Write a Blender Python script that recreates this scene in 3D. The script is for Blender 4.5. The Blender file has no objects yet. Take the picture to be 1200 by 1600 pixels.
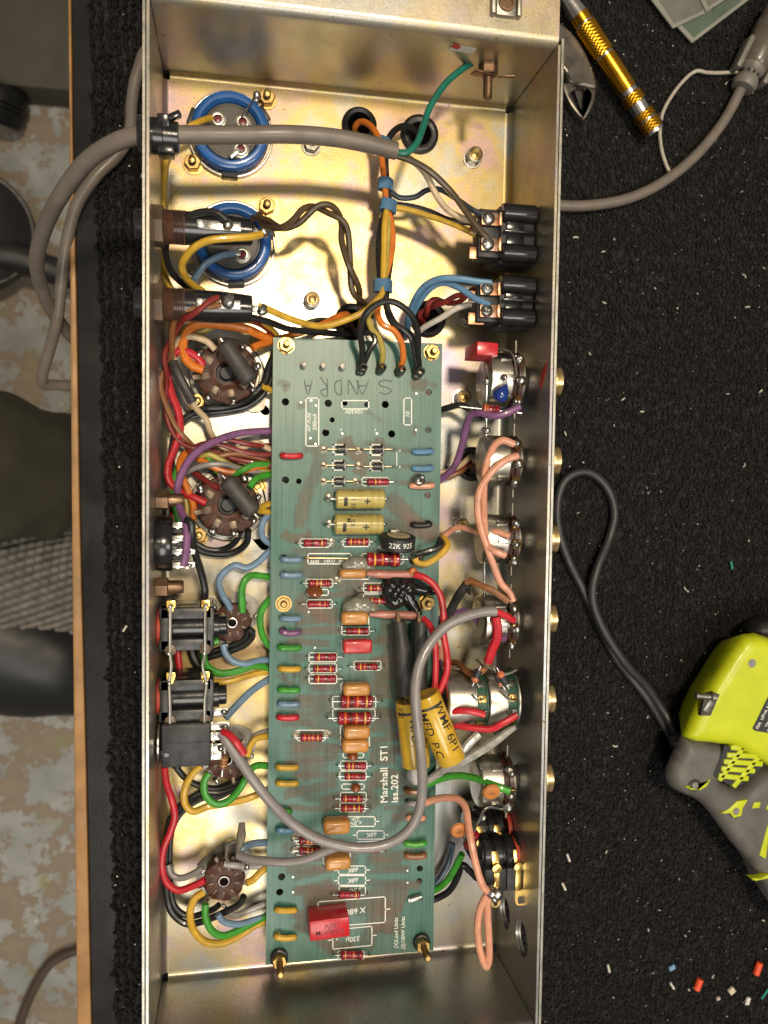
import bpy, bmesh, math, random
import numpy as np
from mathutils import Matrix, Vector
random.seed(7); rng = np.random.default_rng(7)
sc = bpy.context.scene; COL = sc.collection
S = 0.000775                       # metres per drawing unit (chassis is 200 units wide)
# ---------------------------------------------------------------- camera
CC = np.array([42.7731, -218.7914, 460.0537]); FPX = 1240.885
def _R(a, i):
    c, s = math.cos(a), math.sin(a)
    return np.array([[[1,0,0],[0,c,-s],[0,s,c]], [[c,0,s],[0,1,0],[-s,0,c]], [[c,-s,0],[s,c,0],[0,0,1]]][i])
RM = _R(0.0143, 2) @ _R(-0.1804, 1) @ _R(-0.0474, 0)
cam = bpy.data.cameras.new('camera'); co = bpy.data.objects.new('camera', cam); COL.objects.link(co)
m4 = Matrix.Identity(4)
for i in range(3):
    for j in range(3): m4[i][j] = RM[i, j]
    m4[i][3] = CC[i]*S
co.matrix_world = m4
cam.sensor_fit = 'VERTICAL'; cam.sensor_height = 36; cam.sensor_width = 27; cam.lens = FPX/1600*36
cam.clip_start = 0.01; cam.clip_end = 20
cam.dof.use_dof = True; cam.dof.focus_distance = 0.345; cam.dof.aperture_fstop = 13
sc.camera = co
# ---------------------------------------------------------------- light: workshop ceiling lamps, no sky
w = bpy.data.worlds.new('World'); sc.world = w; w.use_nodes = True
bg = w.node_tree.nodes['Background']; bg.inputs[0].default_value = (1.0, 0.91, 0.78, 1); bg.inputs[1].default_value = 0.21
def lamp(name, loc, target, size, energy, col, shape='DISK', sy=None):
    l = bpy.data.lights.new(name, 'AREA'); l.shape = shape; l.size = size
    if sy: l.size_y = sy
    l.energy = energy; l.color = col
    o = bpy.data.objects.new(name, l); COL.objects.link(o); o.location = loc
    o.rotation_euler = (Vector(target)-Vector(loc)).to_track_quat('-Z', 'Y').to_euler()
    return o
TGT = (0.09, -0.2, 0)
lamp('ceiling_lamp', (0.17, 0.12, 1.35), TGT, 0.14, 11.5, (1.0, 0.84, 0.62))
lamp('ceiling_lamp', (-0.02, -0.95, 1.35), TGT, 0.75, 9, (1.0, 0.95, 0.86))
lamp('ceiling_lamp', (0.75, -0.45, 1.5), TGT, 0.5, 5, (1.0, 0.95, 0.88))
sc.view_settings.view_transform = 'Standard'; sc.view_settings.look = 'None'
sc.view_settings.exposure = 0.16; sc.view_settings.gamma = 1.0
sc.cycles.max_bounces = 7; sc.cycles.glossy_bounces = 4; sc.cycles.caustics_reflective = False; sc.cycles.caustics_refractive = False
# ---------------------------------------------------------------- geometry helpers (drawing units)
def P(x, y, z=0.0):
    """point of the real plane at height z that the photograph shows at (x, y)"""
    d = RM @ np.array([(x-600)/FPX, (800-y)/FPX, -1.0]); t = (z-CC[2])/d[2]
    return CC + d*t
def V(*a): return np.array(a, float)
def nrm(v): return v/max(1e-9, np.linalg.norm(v))
def frame(axis):
    a = nrm(np.array(axis, float)); u = np.cross(a, [0, 0, 1.0])
    if np.linalg.norm(u) < 1e-3: u = np.cross(a, [0, 1.0, 0])
    u = nrm(u); return u, np.cross(a, u), a
def spline(pts, n=6):
    p = np.array(pts, float)
    if len(p) < 3: return np.array([p[0]+(p[-1]-p[0])*t for t in np.linspace(0, 1, n+1)])
    q = np.vstack([2*p[0]-p[1], p, 2*p[-1]-p[-2]]); out = []
    for i in range(1, len(q)-2):
        a, b, c, d = q[i-1:i+3]
        # centripetal-like: limit tangents
        for t in np.linspace(0, 1, n, endpoint=False):
            t2, t3 = t*t, t*t*t
            out.append(0.5*((2*b)+(-a+c)*t+(2*a-5*b+4*c-d)*t2+(-a+3*b-3*c+d)*t3))
    out.append(p[-1]); return np.array(out)
ORG = {}
def melt(o, vox=.55, it=6):
    m_ = o.modifiers.new('fuse', 'REMESH'); m_.mode = 'VOXEL'; m_.voxel_size = vox*S; m_.use_smooth_shade = True
    m_ = o.modifiers.new('relax', 'SMOOTH'); m_.iterations = it; m_.factor = .5; return o
class MB:
    def __init__(s): s.v = []; s.f = []; s.n = 0; s.flat = False
    def add(s, v, f):
        s.v.append(np.array(v, float).reshape(-1, 3)); s.f += [tuple(i+s.n for i in q) for q in f]; s.n += len(s.v[-1]); return s
    def tube(s, pts, r, seg=8, smooth=6, cap=True):
        p = spline(pts, smooth) if smooth else np.array(pts, float)
        n = len(p); rr = np.interp(np.linspace(0, 1, n), np.linspace(0, 1, len(r)), r) if hasattr(r, '__len__') else np.full(n, r)
        tg = np.gradient(p, axis=0); u = None; vs = []
        for i in range(n):
            t = nrm(tg[i])
            if u is None: u = frame(t)[0]
            u = nrm(u-t*np.dot(u, t)); b = np.cross(t, u)
            for k in range(seg):
                a = 2*math.pi*k/seg; vs.append(p[i]+rr[i]*(math.cos(a)*u+math.sin(a)*b))
        f = [(i*seg+k, i*seg+(k+1) % seg, (i+1)*seg+(k+1) % seg, (i+1)*seg+k) for i in range(n-1) for k in range(seg)]
        if cap: f += [tuple(reversed(range(seg))), tuple(range((n-1)*seg, n*seg))]
        return s.add(vs, f)
    def lathe(s, prof, o, axis, seg=20, mod=None):
        """prof: list of (along, radius)"""
        u, b, a = frame(axis); o = np.array(o, float); vs = []
        for i, (h, r) in enumerate(prof):
            for k in range(seg):
                t = 2*math.pi*k/seg; q = r if mod is None else mod(i, k, r)
                vs.append(o+a*h+q*(math.cos(t)*u+math.sin(t)*b))
        n = len(prof)
        f = [(i*seg+k, i*seg+(k+1) % seg, (i+1)*seg+(k+1) % seg, (i+1)*seg+k) for i in range(n-1) for k in range(seg)]
        closed = abs(prof[0][0]-prof[-1][0])+abs(prof[0][1]-prof[-1][1]) < 1e-6
        if closed: return s.add(vs, f)
        if prof[0][1] > 1e-6 and mod is None: f.append(tuple(reversed(range(seg))))
        if prof[-1][1] > 1e-6 and mod is None: f.append(tuple(range((n-1)*seg, n*seg)))
        return s.add(vs, f)
    def ball(s, c, r, seg=10, ax=(0, 0, 1), k=(1, 1)):
        return s.lathe([(-math.cos(t)*r*k[0], max(1e-4, math.sin(t))*r*k[1]) for t in np.linspace(0, math.pi, 7)], c, ax, seg)
    def box(s, c, size, bev=0.0, R=None, seg=2):
        bm = bmesh.new(); bmesh.ops.create_cube(bm, size=1)
        for v in bm.verts: v.co = Vector((v.co.x*size[0], v.co.y*size[1], v.co.z*size[2]))
        if bev: bmesh.ops.bevel(bm, geom=bm.edges[:], offset=bev, segments=seg, affect='EDGES', profile=0.5)
        return s._bm(bm, c, R)
    def _bm(s, bm, c=(0, 0, 0), R=None):
        bm.verts.ensure_lookup_table(); bm.verts.index_update()
        v = np.array([x.co[:] for x in bm.verts]); f = [tuple(x.index for x in q.verts) for q in bm.faces]; bm.free()
        if R is not None: v = v @ np.array(R, float).T
        return s.add(v+np.array(c, float), f)
    def plate(s, out, holes=(), t=1.0, z=0.0, R=None, o=(0, 0, 0), bev=0.0, bseg=3, z_fn=None):
        """flat outline with holes, from z to z+t"""
        bm = bmesh.new()
        def loop(pts):
            vs = [bm.verts.new((p[0], p[1], 0)) for p in pts]
            return [bm.edges.new((vs[i], vs[(i+1) % len(vs)])) for i in range(len(vs))]
        if holes:
            es = loop(out)
            for h in holes: es += loop(h)
            bmesh.ops.triangle_fill(bm, edges=es, use_beauty=True, use_dissolve=False)
        else:
            bm.faces.new([bm.verts.new((p[0], p[1], 0)) for p in out])
        bmesh.ops.recalc_face_normals(bm, faces=bm.faces[:])
        if bm.faces[:] and sum(q.normal.z for q in bm.faces) < 0: bmesh.ops.reverse_faces(bm, faces=bm.faces[:])
        if t:
            r = bmesh.ops.extrude_face_region(bm, geom=bm.faces[:])
            top = [g for g in r['geom'] if isinstance(g, bmesh.types.BMVert)]
            tf = [g for g in r['geom'] if isinstance(g, bmesh.types.BMFace)]
            bmesh.ops.translate(bm, verts=top, vec=(0, 0, t))
            bmesh.ops.recalc_face_normals(bm, faces=bm.faces[:])
            if bev:
                ed = list({e for q in tf for e in q.edges if len([x for x in e.link_faces if x in tf]) == 1})
                bmesh.ops.bevel(bm, geom=ed, offset=bev, segments=bseg, affect='EDGES', profile=0.5)
        for v in bm.verts: v.co.z += z
        return s._bm(bm, o, R)
    def pillow(s, out, z0, z1, rad, step=3.0, o=(0, 0, 0), taper=0.0):
        """solid with a rounded upper edge over any outline"""
        from mathutils.geometry import delaunay_2d_cdt
        b = []; m_ = len(out)
        for i in range(m_):
            p, q = np.array(out[i], float), np.array(out[(i+1) % m_], float); k = max(1, int(np.linalg.norm(q-p)/step))
            b += [p+(q-p)*j/k for j in range(k)]
        b = np.array(b); n = len(b); A, Bq = b, np.roll(b, -1, 0)
        def dist(p):
            d = Bq-A; t_ = np.clip(((p-A)*d).sum(1)/np.maximum((d*d).sum(1), 1e-9), 0, 1); return np.sqrt((((A+d*t_[:, None])-p)**2).sum(1)).min()
        def inside(p):
            c_ = ((A[:, 1] > p[1]) != (Bq[:, 1] > p[1])) & (p[0] < (Bq[:, 0]-A[:, 0])*(p[1]-A[:, 1])/(Bq[:, 1]-A[:, 1]+1e-12)+A[:, 0]); return c_.sum() % 2 == 1
        pts = [Vector(p) for p in b]; st = min(step, max(rad*.35, step*.4))
        for x in np.arange(b[:, 0].min(), b[:, 0].max(), st):
            for y in np.arange(b[:, 1].min(), b[:, 1].max(), st):
                p = np.array((x+st*.25*((int(y/st)) % 2), y))
                if inside(p) and dist(p) > st*.3: pts.append(Vector(p))
        r = delaunay_2d_cdt(pts, [(i, (i+1) % n) for i in range(n)], [], 1, 1e-5); vv = r[0]; vs = []
        for p in vv:
            d = dist(np.array(p)); h = z1 if d >= rad else z1-rad+math.sqrt(max(0, rad*rad-(rad-d)**2)); vs.append((p[0], p[1], h))
        f = [tuple(t_) for t_ in r[2]]; k0 = len(vs)
        from collections import Counter
        ec = Counter(); 
        for t_ in f:
            for i in range(len(t_)): ec[(t_[i], t_[(i+1) % len(t_)])] += 1
        bd_ = [e for e in ec if (e[1], e[0]) not in ec]; mp = {}
        for e in bd_:
            for i in e:
                if i not in mp: mp[i] = k0+len(mp); cen = b.mean(0); vs.append((*(np.array(vv[i])*(1-taper)+cen*taper), z0))
        f += [(e[1], e[0], mp[e[0]], mp[e[1]]) for e in bd_]
        return s.add(np.array(vs)+np.array(o, float), f)
    def build(s, name, mat, parent=None, ang=38, kind=None, **props):
        me = bpy.data.meshes.new(name); v = np.vstack(s.v)
        o0 = np.array(ORG.get(parent.name, (0, 0, 0))) if parent else np.zeros(3)
        if parent is None and 'org' in props: o0 = np.array(props.pop('org'), float)
        me.from_pydata(((v-o0)*S).tolist(), [], s.f); me.update()
        if not s.flat:
            me.polygons.foreach_set('use_smooth', [True]*len(me.polygons)); me.set_sharp_from_angle(angle=math.radians(ang))
        me.materials.append(mat); ob = bpy.data.objects.new(name, me); COL.objects.link(ob)
        if parent: ob.parent = parent; ORG[ob.name] = o0
        else: ob.location = o0*S; ORG[ob.name] = o0
        if kind: ob['kind'] = kind
        for k, q in props.items(): ob[k] = q
        return ob
def tag(o, label, cat, group=None):
    o['label'] = label; o['category'] = cat
    if group: o['group'] = group
    return o
def thing(name, label, cat, loc=(0, 0, 0), group=None):
    o = bpy.data.objects.new(name, None); COL.objects.link(o); o.empty_display_size = 0.002
    o.location = np.array(loc, float)*S; ORG[o.name] = np.array(loc, float); return tag(o, label, cat, group)
def circ(c, r, n=16, ry=None, rot=0):
    ry = ry or r; cr, sr = math.cos(rot), math.sin(rot); out = []
    for k in range(n):
        a = 2*math.pi*k/n; x, y = r*math.cos(a), ry*math.sin(a); out.append((c[0]+x*cr-y*sr, c[1]+x*sr+y*cr))
    return out
def rotz(a): return _R(a, 2)
_fonts = {}
def text_mb(s, size, bold=0.0, shear=0.0, extr=0.0, space=1.0, mapf=None):
    """lettering as a mesh builder, centred on the origin in the xy plane"""
    cu = bpy.data.curves.new('lettering', 'FONT'); cu.body = s; cu.size = size; cu.align_x = 'CENTER'; cu.align_y = 'CENTER'
    cu.offset = bold; cu.shear = shear; cu.extrude = extr; cu.space_character = space; cu.resolution_u = 3
    o = bpy.data.objects.new('lettering', cu); COL.objects.link(o)
    dg = bpy.context.evaluated_depsgraph_get(); me = bpy.data.meshes.new_from_object(o.evaluated_get(dg))
    if mapf is not None:
        bm = bmesh.new(); bm.from_mesh(me); bmesh.ops.triangulate(bm, faces=bm.faces[:])
        for _ in range(2):
            ed = [e for e in bm.edges if e.calc_length() > size*.16]
            if ed: bmesh.ops.subdivide_edges(bm, edges=ed, cuts=1); bmesh.ops.triangulate(bm, faces=bm.faces[:])
        bm.to_mesh(me); bm.free()
    v = np.array([x.co[:] for x in me.vertices]); f = [tuple(p.vertices) for p in me.polygons]
    bpy.data.objects.remove(o); bpy.data.curves.remove(cu); bpy.data.meshes.remove(me)
    if mapf is not None and len(v): v = np.array([mapf(p) for p in v])
    mb = MB(); mb.flat = True; return mb.add(v, f)
# ---------------------------------------------------------------- materials
def nt(name):
    m = bpy.data.materials.new(name); m.use_nodes = True; t = m.node_tree
    return m, t, t.nodes['Principled BSDF']
def N(t, typ, **kw):
    n = t.nodes.new(typ)
    for k, q in kw.items():
        if k.startswith('i_'):
            key = k[2:]; n.inputs[int(key) if key.isdigit() else key].default_value = q
        else: setattr(n, k, q)
    return n
def ramp(t, fac, stops):
    r = t.nodes.new('ShaderNodeValToRGB'); e = r.color_ramp.elements
    while len(e) < len(stops): e.new(0.5)
    for k, (p, c) in zip(e, stops): k.position = p; k.color = (*c, 1) if len(c) == 3 else c
    t.links.new(fac, r.inputs[0]); return r.outputs[0]
def mixc(t, fac, a, b):
    m = t.nodes.new('ShaderNodeMix'); m.data_type = 'RGBA'
    for sock, q in ((m.inputs[0], fac), (m.inputs[6], a), (m.inputs[7], b)):
        if hasattr(q, 'is_linked') or hasattr(q, 'links'): t.links.new(q, sock)
        else: sock.default_value = q if not isinstance(q, tuple) else (*q, 1)
    return m.outputs[2]
def noise(t, scale, detail=3, rough=.55, vec=None, mapping=None):
    n = N(t, 'ShaderNodeTexNoise'); n.inputs['Scale'].default_value = scale; n.inputs['Detail'].default_value = detail; n.inputs['Roughness'].default_value = rough
    if vec is None: vec = N(t, 'ShaderNodeTexCoord').outputs['Object']
    if mapping:
        mp = N(t, 'ShaderNodeMapping'); mp.inputs['Scale'].default_value = mapping; t.links.new(vec, mp.inputs[0]); vec = mp.outputs[0]
    t.links.new(vec, n.inputs['Vector']); return n.outputs['Fac']
MATS = {}
def mat(name, col, rough=.4, metal=0.0, var=.22, ns=350, bump=0.0, bs=900, coat=0.0, grime=None, spec=.5):
    if name in MATS: return MATS[name]
    m, t, b = nt(name); fac = noise(t, ns, 4)
    lo = tuple(max(0, c*(1-var)) for c in col); hi = tuple(min(1, c*(1+var)) for c in col)
    c = ramp(t, fac, [(.3, lo), (.7, hi)])
    if grime:
        g = ramp(t, noise(t, ns*.37, 5, .7), [(.5, (0, 0, 0)), (.72, (.75, .75, .75))]); c = mixc(t, g, c, grime)
    t.links.new(c, b.inputs['Base Color']); b.inputs['Metallic'].default_value = metal
    r = ramp(t, noise(t, ns*.8, 3), [(.25, (rough*.75,)*3), (.75, (min(1, rough*1.3),)*3)]); t.links.new(r, b.inputs['Roughness'])
    b.inputs['Coat Weight'].default_value = coat; b.inputs['Specular IOR Level'].default_value = spec
    if bump:
        bp = N(t, 'ShaderNodeBump'); bp.inputs['Strength'].default_value = bump; bp.inputs['Distance'].default_value = .0003
        t.links.new(noise(t, bs, 4), bp.inputs['Height']); t.links.new(bp.outputs[0], b.inputs['Normal'])
    MATS[name] = m; return m
def zinc(name, tint=1.0, irs=1.0, metal=.80, lift=1.0):
    """zinc passivate: silver with gold, pink and blue bloom, speckled"""
    m, t, b = nt(name); tc = N(t, 'ShaderNodeTexCoord').outputs['Object']
    sep = N(t, 'ShaderNodeSeparateXYZ'); t.links.new(tc, sep.inputs[0])
    def mr(sock, a, bb):
        r = N(t, 'ShaderNodeMapRange'); r.inputs[1].default_value = a; r.inputs[2].default_value = bb; t.links.new(sock, r.inputs[0]); return r.outputs[0]
    def mth(op, a, c):
        q = N(t, 'ShaderNodeMath', operation=op)
        for i, x in enumerate((a, c)):
            if hasattr(x, 'links'): t.links.new(x, q.inputs[i])
            else: q.inputs[i].default_value = x
        return q.outputs[0]
    n1 = noise(t, 16, 4, .6, tc); n2 = noise(t, 30, 5, .65, tc)
    # passivation is golden at one end of the chassis and along one side, grey elsewhere
    gy = mr(sep.outputs[1], -170*S, -90*S); gx = mth('MULTIPLY', mr(sep.outputs[0], 110*S, 45*S), mr(sep.outputs[1], -470*S, -425*S))
    gx2 = mth('MULTIPLY', gx, mr(sep.outputs[1], -250*S, -330*S))
    g = mth('MAXIMUM', gy, gx2)
    g = mth('ADD', mth('MULTIPLY', g, tint), mth('MULTIPLY', mth('SUBTRACT', n1, .5), 1.3))
    c = ramp(t, g, [(.0, (.33, .345, .345)), (.32, (.40, .385, .34)), (.6, (.50, .405, .22)), (1.0, (.55, .395, .135))])
    irid = ramp(t, n2, [(.28, (.26, .36, .48)), (.40, (.46, .46, .43)), (.50, (.56, .44, .18)), (.585, (.53, .36, .37)), (.68, (.38, .33, .50))])
    k = ramp(t, noise(t, 11, 3, .5, tc), [(.38, (0.10*irs,)*3), (.62, (.80*irs,)*3)])
    c = mixc(t, k, c, irid)
    sp = ramp(t, noise(t, 420, 2, .5, tc), [(.70, (0, 0, 0)), (.76, (1, 1, 1))])
    c = mixc(t, sp, c, (.20, .11, .05))
    fine = ramp(t, noise(t, 1500, 2, .6, tc), [(.3, (.80*lift,)*3), (.7, (1.12*lift,)*3)])
    mm = N(t, 'ShaderNodeMix'); mm.data_type = 'RGBA'; mm.blend_type = 'MULTIPLY'; mm.inputs[0].default_value = 1
    t.links.new(c, mm.inputs[6]); t.links.new(fine, mm.inputs[7])
    t.links.new(mm.outputs[2], b.inputs['Base Color']); b.inputs['Metallic'].default_value = metal
    r = ramp(t, noise(t, 45, 5, .7, tc), [(.3, (.26,)*3), (.7, (.46,)*3)]); t.links.new(r, b.inputs['Roughness'])
    bp = N(t, 'ShaderNodeBump'); bp.inputs['Strength'].default_value = .10; bp.inputs['Distance'].default_value = .0002
    t.links.new(noise(t, 900, 3, .6, tc), bp.inputs['Height']); t.links.new(bp.outputs[0], b.inputs['Normal'])
    return m
ZINC = zinc('zinc_passivate'); ZWALL = zinc('zinc_passivate_wall', .34, .45, .86); ZFLANGE = zinc('zinc_passivate_flange', .38, .5, .62, 1.0)
STEEL = mat('bright_steel', (.46, .44, .40), .30, 1, .2, 300, .1)
DULL = mat('dull_nickel', (.30, .285, .25), .42, 1, .25, 250, .15, grime=(.22, .18, .12))
BRASS = mat('brass', (.50, .34, .13), .34, 1, .2, 300, .1, grime=(.35, .2, .08))
GOLD = mat('gilt_contact', (.85, .58, .18), .25, 1, .15, 300)
SOLDER = mat('solder', (.46, .455, .43), .30, 1, .2, 400, .4, 700)
RUSTY = mat('brown_plated_steel', (.20, .12, .07), .42, .8, .35, 220, .2)
COPPER = mat('tinned_copper', (.50, .26, .14), .34, 1, .4, 300, .2, grime=(.62, .58, .54))
BLACKP = mat('black_moulding', (.012, .012, .013), .22, 0, .3, 200, .08, coat=.2)
BLACKM = mat('black_matt_plastic', (.022, .022, .024), .5, 0, .3, 250, .2)
RUBBER = mat('black_rubber', (.014, .013, .013), .38, 0, .3, 200, .15)
BAKE = mat('brown_bakelite', (.066, .024, .014), .42, 0, .5, 260, .4, 450, grime=(.022, .010, .007), spec=.22)
WHITEINK = mat('white_ink', (.78, .79, .72), .5, 0, .08, 900)
BLACKINK = mat('black_ink', (.02, .02, .018), .5, 0, .2, 900)
TINNED = mat('tinned_wire', (.78, .76, .70), .36, 1, .1, 300)
PINM = mat('dark_pin_metal', (.20, .19, .17), .42, 1, .25, 300, .1)
LUGM = mat('tarnished_lug', (.15, .115, .085), .48, .85, .35, 300, .2, grime=(.10, .06, .04))
HEAT = mat('heatshrink', (.035, .034, .033), .45, 0, .25, 200, .2)
SMOKE = mat('grey_resistor_coating', (.05, .046, .043), .55, 0, .25, 300, .3)
WIRE = dict(
 black=(.014, .014, .014), yellow=(.58, .35, .035), olive=(.40, .31, .06), orange=(.62, .17, .02), red=(.52, .018, .03), darkred=(.20, .022, .018),
 green=(.05, .30, .03), teal=(.008, .14, .10), blue=(.10, .22, .36), paleblue=(.16, .25, .36), purple=(.20, .085, .20), cream=(.56, .43, .27), white=(.66, .60, .52),
 salmon=(.66, .31, .20), brown=(.24, .10, .035), grey=(.24, .22, .215), palegrey=(.36, .34, .33), navy=(.018, .03, .045), umber=(.075, .048, .022), clear=(.52, .50, .47))
def wm(c):
    return mat('pvc_'+c, WIRE[c], .36, 0, .16, 260, .06, 500, coat=.08, grime=tuple(x*.55+.01 for x in WIRE[c]))
# ================================================================ setting: floor, bench, carpet
ZB = -75.0                         # top of the carpet
# workshop floor: worn blue grey paint over brown concrete
m, t, b = nt('worn_painted_concrete'); tc = N(t, 'ShaderNodeTexCoord').outputs['Object']
wear = ramp(t, noise(t, 22, 8, .68, tc), [(.485, (0, 0, 0)), (.515, (1, 1, 1))])
paint = ramp(t, noise(t, 30, 3, .5, tc), [(.3, (.255, .262, .255)), (.7, (.38, .385, .37))])
bare = ramp(t, noise(t, 22, 5, .6, tc), [(.3, (.17, .125, .085)), (.7, (.30, .245, .18))])
c = mixc(t, wear, paint, bare)
c = mixc(t, ramp(t, noise(t, 24, 6, .7, tc), [(.58, (0, 0, 0)), (.66, (.55,)*3)]), c, (.27, .27, .10))
c = mixc(t, ramp(t, noise(t, 90, 2, .5, tc), [(.72, (0, 0, 0)), (.76, (1, 1, 1))]), c, (.62, .58, .5))
t.links.new(c, b.inputs['Base Color']); b.inputs['Roughness'].default_value = .55
bp = N(t, 'ShaderNodeBump'); bp.inputs['Strength'].default_value = .4; bp.inputs['Distance'].default_value = .001
t.links.new(noise(t, 60, 5, .6, tc), bp.inputs['Height']); t.links.new(bp.outputs[0], b.inputs['Normal']); FLOORM = m
ZF = -760.0
mb = MB(); mb.plate([(-1400, -1700), (900, -1700), (900, 1100), (-1400, 1100)], t=4, z=ZF-4); mb.build('floor', FLOORM, kind='structure')
VINYL = mat('black_vinyl', (.013, .013, .0135), .30, 0, .25, 60, .2, 700, grime=(.026, .024, .022))
WOOD = mat('pale_wood_edge', (.37, .195, .068), .5, 0, .25, 60, .3, 500, grime=(.30, .14, .05))
def PX(l, z): return [tuple(P(x, y, z)[:2]) for x, y in l]
bench = thing('workbench', 'wooden workbench with black vinyl top and pale timber front edge strip', 'workbench', P(150, 800, ZB))
e0 = PX([(106, -40), (108, 200), (110, 520), (112, 800), (116, 1200), (121, 1640)], ZB-4)
e1 = PX([(110, -40), (113, 200), (120, 520), (124, 800), (134, 1200), (143, 1640)], ZB-4)
mb = MB(); mb.plate(e0+e1[::-1], t=46, z=ZB-50, bev=.8); mb.build('edge_strip', WOOD, bench)
mb = MB(); mb.plate([(e1[0][0]+.3, e1[0][1])]+[(q[0]+.3, q[1]) for q in e1[1:]]+[(640, -760), (640, 330)], t=40, z=ZB-45, bev=1.0); mb.build('bench_top', VINYL, bench)
# carpet mat with real loop pile
CARP = mat('black_carpet_yarn', (.0125, .0118, .0115), .9, 0, .6, 500, 0, grime=(.036, .034, .033), spec=.2)
CARPL = mat('brown_black_carpet_yarn', (.0095, .0082, .0075), .9, 0, .6, 400, 0, grime=(.020, .017, .015), spec=.2)
cl = PX([(146, -60), (147, 60), (149, 140), (152, 220), (156, 330), (159, 420), (163, 560), (166, 700), (169, 850), (173, 1000), (177, 1150), (180, 1300), (184, 1450), (188, 1660)], ZB)
cl = [tuple(q[:2]) for q in spline([(*q, 0) for q in cl], 12)]; cl = [(x+.9*math.sin(i*1.9)+random.uniform(-.5, .5), y) for i, (x, y) in enumerate(cl)]
carpet = thing('carpet_mat', 'black ribbed loop pile carpet mat covering the workbench under the amplifier', 'carpet', P(160, 800, ZB))
mb = MB(); mb.plate(cl+[(560, -720), (560, 300)], t=3.2, z=ZB-4.6); mb.build('backing', CARP, carpet)
def pile(name, x0f, x1, y0, y1, px, py, parent, ribbed):
    """thousands of little yarn loops; vectorised"""
    ys = np.arange(y0, y1, py); pts = []
    for i, y in enumerate(ys):
        xs0 = x0f(y); xs = np.arange(xs0, x1, px)
        pts.append(np.column_stack([xs+(0 if ribbed else .5*math.sin(y*.05)), np.full(len(xs), y)]))
    p = np.vstack(pts); n = len(p); p += rng.uniform(-1, 1, (n, 2))*(px*.20 if not ribbed else px*.12, py*.45)
    th = rng.normal(math.pi/2, .75, n) if not ribbed else rng.normal(math.pi/2, .55, n)
    L = rng.uniform(2.0, 3.8, n)*(1.1 if ribbed else 1); H = rng.uniform(1.2, 2.9, n)*(1.4 if ribbed else 1); r = rng.uniform(.62, 1.0, n)*(1.5 if ribbed else .74)
    d = np.column_stack([np.cos(th), np.sin(th)]); q = np.column_stack([-d[:, 1], d[:, 0]])
    bend = rng.normal(0, 1.3, n)
    ks = [(-1, 0, 0), (-.62, .85, .5), (.05, 1.05, 1), (.66, .8, .4), (1, 0, 0)]
    ring = 4 if ribbed else 3; vs = np.zeros((n, len(ks), ring, 3))
    for i, (a, h, bb) in enumerate(ks):
        c = np.column_stack([p+d*(a*L*.5)[:, None]+q*(bb*bend)[:, None], ZB-2.2+h*H])
        tang = np.array([(.5, 1), (.6, .55), (1, 0), (.6, -.55), (.5, -1)][i])
        nx = np.column_stack([d*(-tang[1]), np.full(n, tang[0])]); nx /= np.linalg.norm(nx, axis=1)[:, None]
        qq = np.column_stack([q, np.zeros(n)])
        for k in range(ring):
            an = 2*math.pi*k/ring+.4; vs[:, i, k] = c+(r*math.cos(an))[:, None]*qq+(r*math.sin(an))[:, None]*nx
    base = np.arange(n)*len(ks)*ring; F = []
    for i in range(len(ks)-1):
        for k in range(ring):
            a, b2 = i*ring+k, i*ring+(k+1) % ring
            F.append(np.column_stack([base+a, base+b2, base+b2+ring, base+a+ring]))
    F = np.vstack(F); o0 = ORG[parent.name]
    V3 = ((vs.reshape(-1, 3)-o0)*S).astype(np.float32)
    me = bpy.data.meshes.new(name); me.vertices.add(len(V3)); me.vertices.foreach_set('co', V3.ravel())
    me.loops.add(F.size); me.loops.foreach_set('vertex_index', F.ravel().astype(np.int32))
    me.polygons.add(len(F)); me.polygons.foreach_set('loop_start', np.arange(0, F.size, 4, dtype=np.int32)); me.polygons.foreach_set('use_smooth', np.ones(len(F), dtype=bool))
    me.update(calc_edges=True); me.materials.append(CARPL if ribbed else CARP)
    ob = bpy.data.objects.new(name, me); COL.objects.link(ob); ob.parent = parent; ob['kind'] = 'stuff'; ORG[ob.name] = o0; return ob
cly = np.array([q[1] for q in cl])[::-1]; clx = np.array([q[0] for q in cl])[::-1]
pile('carpet_pile', lambda y: float(np.interp(y, cly, clx))-.6, 6, -640, 150, 5.0, 3.1, carpet, True)
pile('carpet_pile', lambda y: 190, 500, -640, 170, 3.1, 1.75, carpet, False)
# specks of wire insulation, solder and fluff on the carpet
LINT = mat('pale_lint', (.55, .50, .42), .7, 0, .35, 900)
mb = MB()
for i in range(760):
    y = random.uniform(-630, 150); x = random.uniform(212, 480) if i % 13 else random.uniform(-36, -6)
    s_ = random.choice([.24, .26, .3, .34, .38, .45, .8]) * random.uniform(.6, 1.1)
    mb.ball((x, y, ZB+1.9), s_, 5, (random.uniform(-1, 1), random.uniform(-1, 1), .2), (random.choice([1, 1.3, 2.4]), .8))
mb.build('carpet_fluff', LINT, kind='stuff')
mb = MB()
for i in range(16):
    y = random.uniform(-630, 150); x = random.uniform(215, 480); a = random.uniform(0, 6.3); l = random.uniform(1.5, 4)
    mb.tube([(x, y, ZB+1.3), (x+l*.5*math.cos(a), y+l*.5*math.sin(a), ZB+1.8), (x+l*math.cos(a+.3), y+l*math.sin(a+.3), ZB+1.3)], random.uniform(.3, .6), 5, 3)
mb.build('strand_clippings', LINT, kind='stuff')
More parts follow.
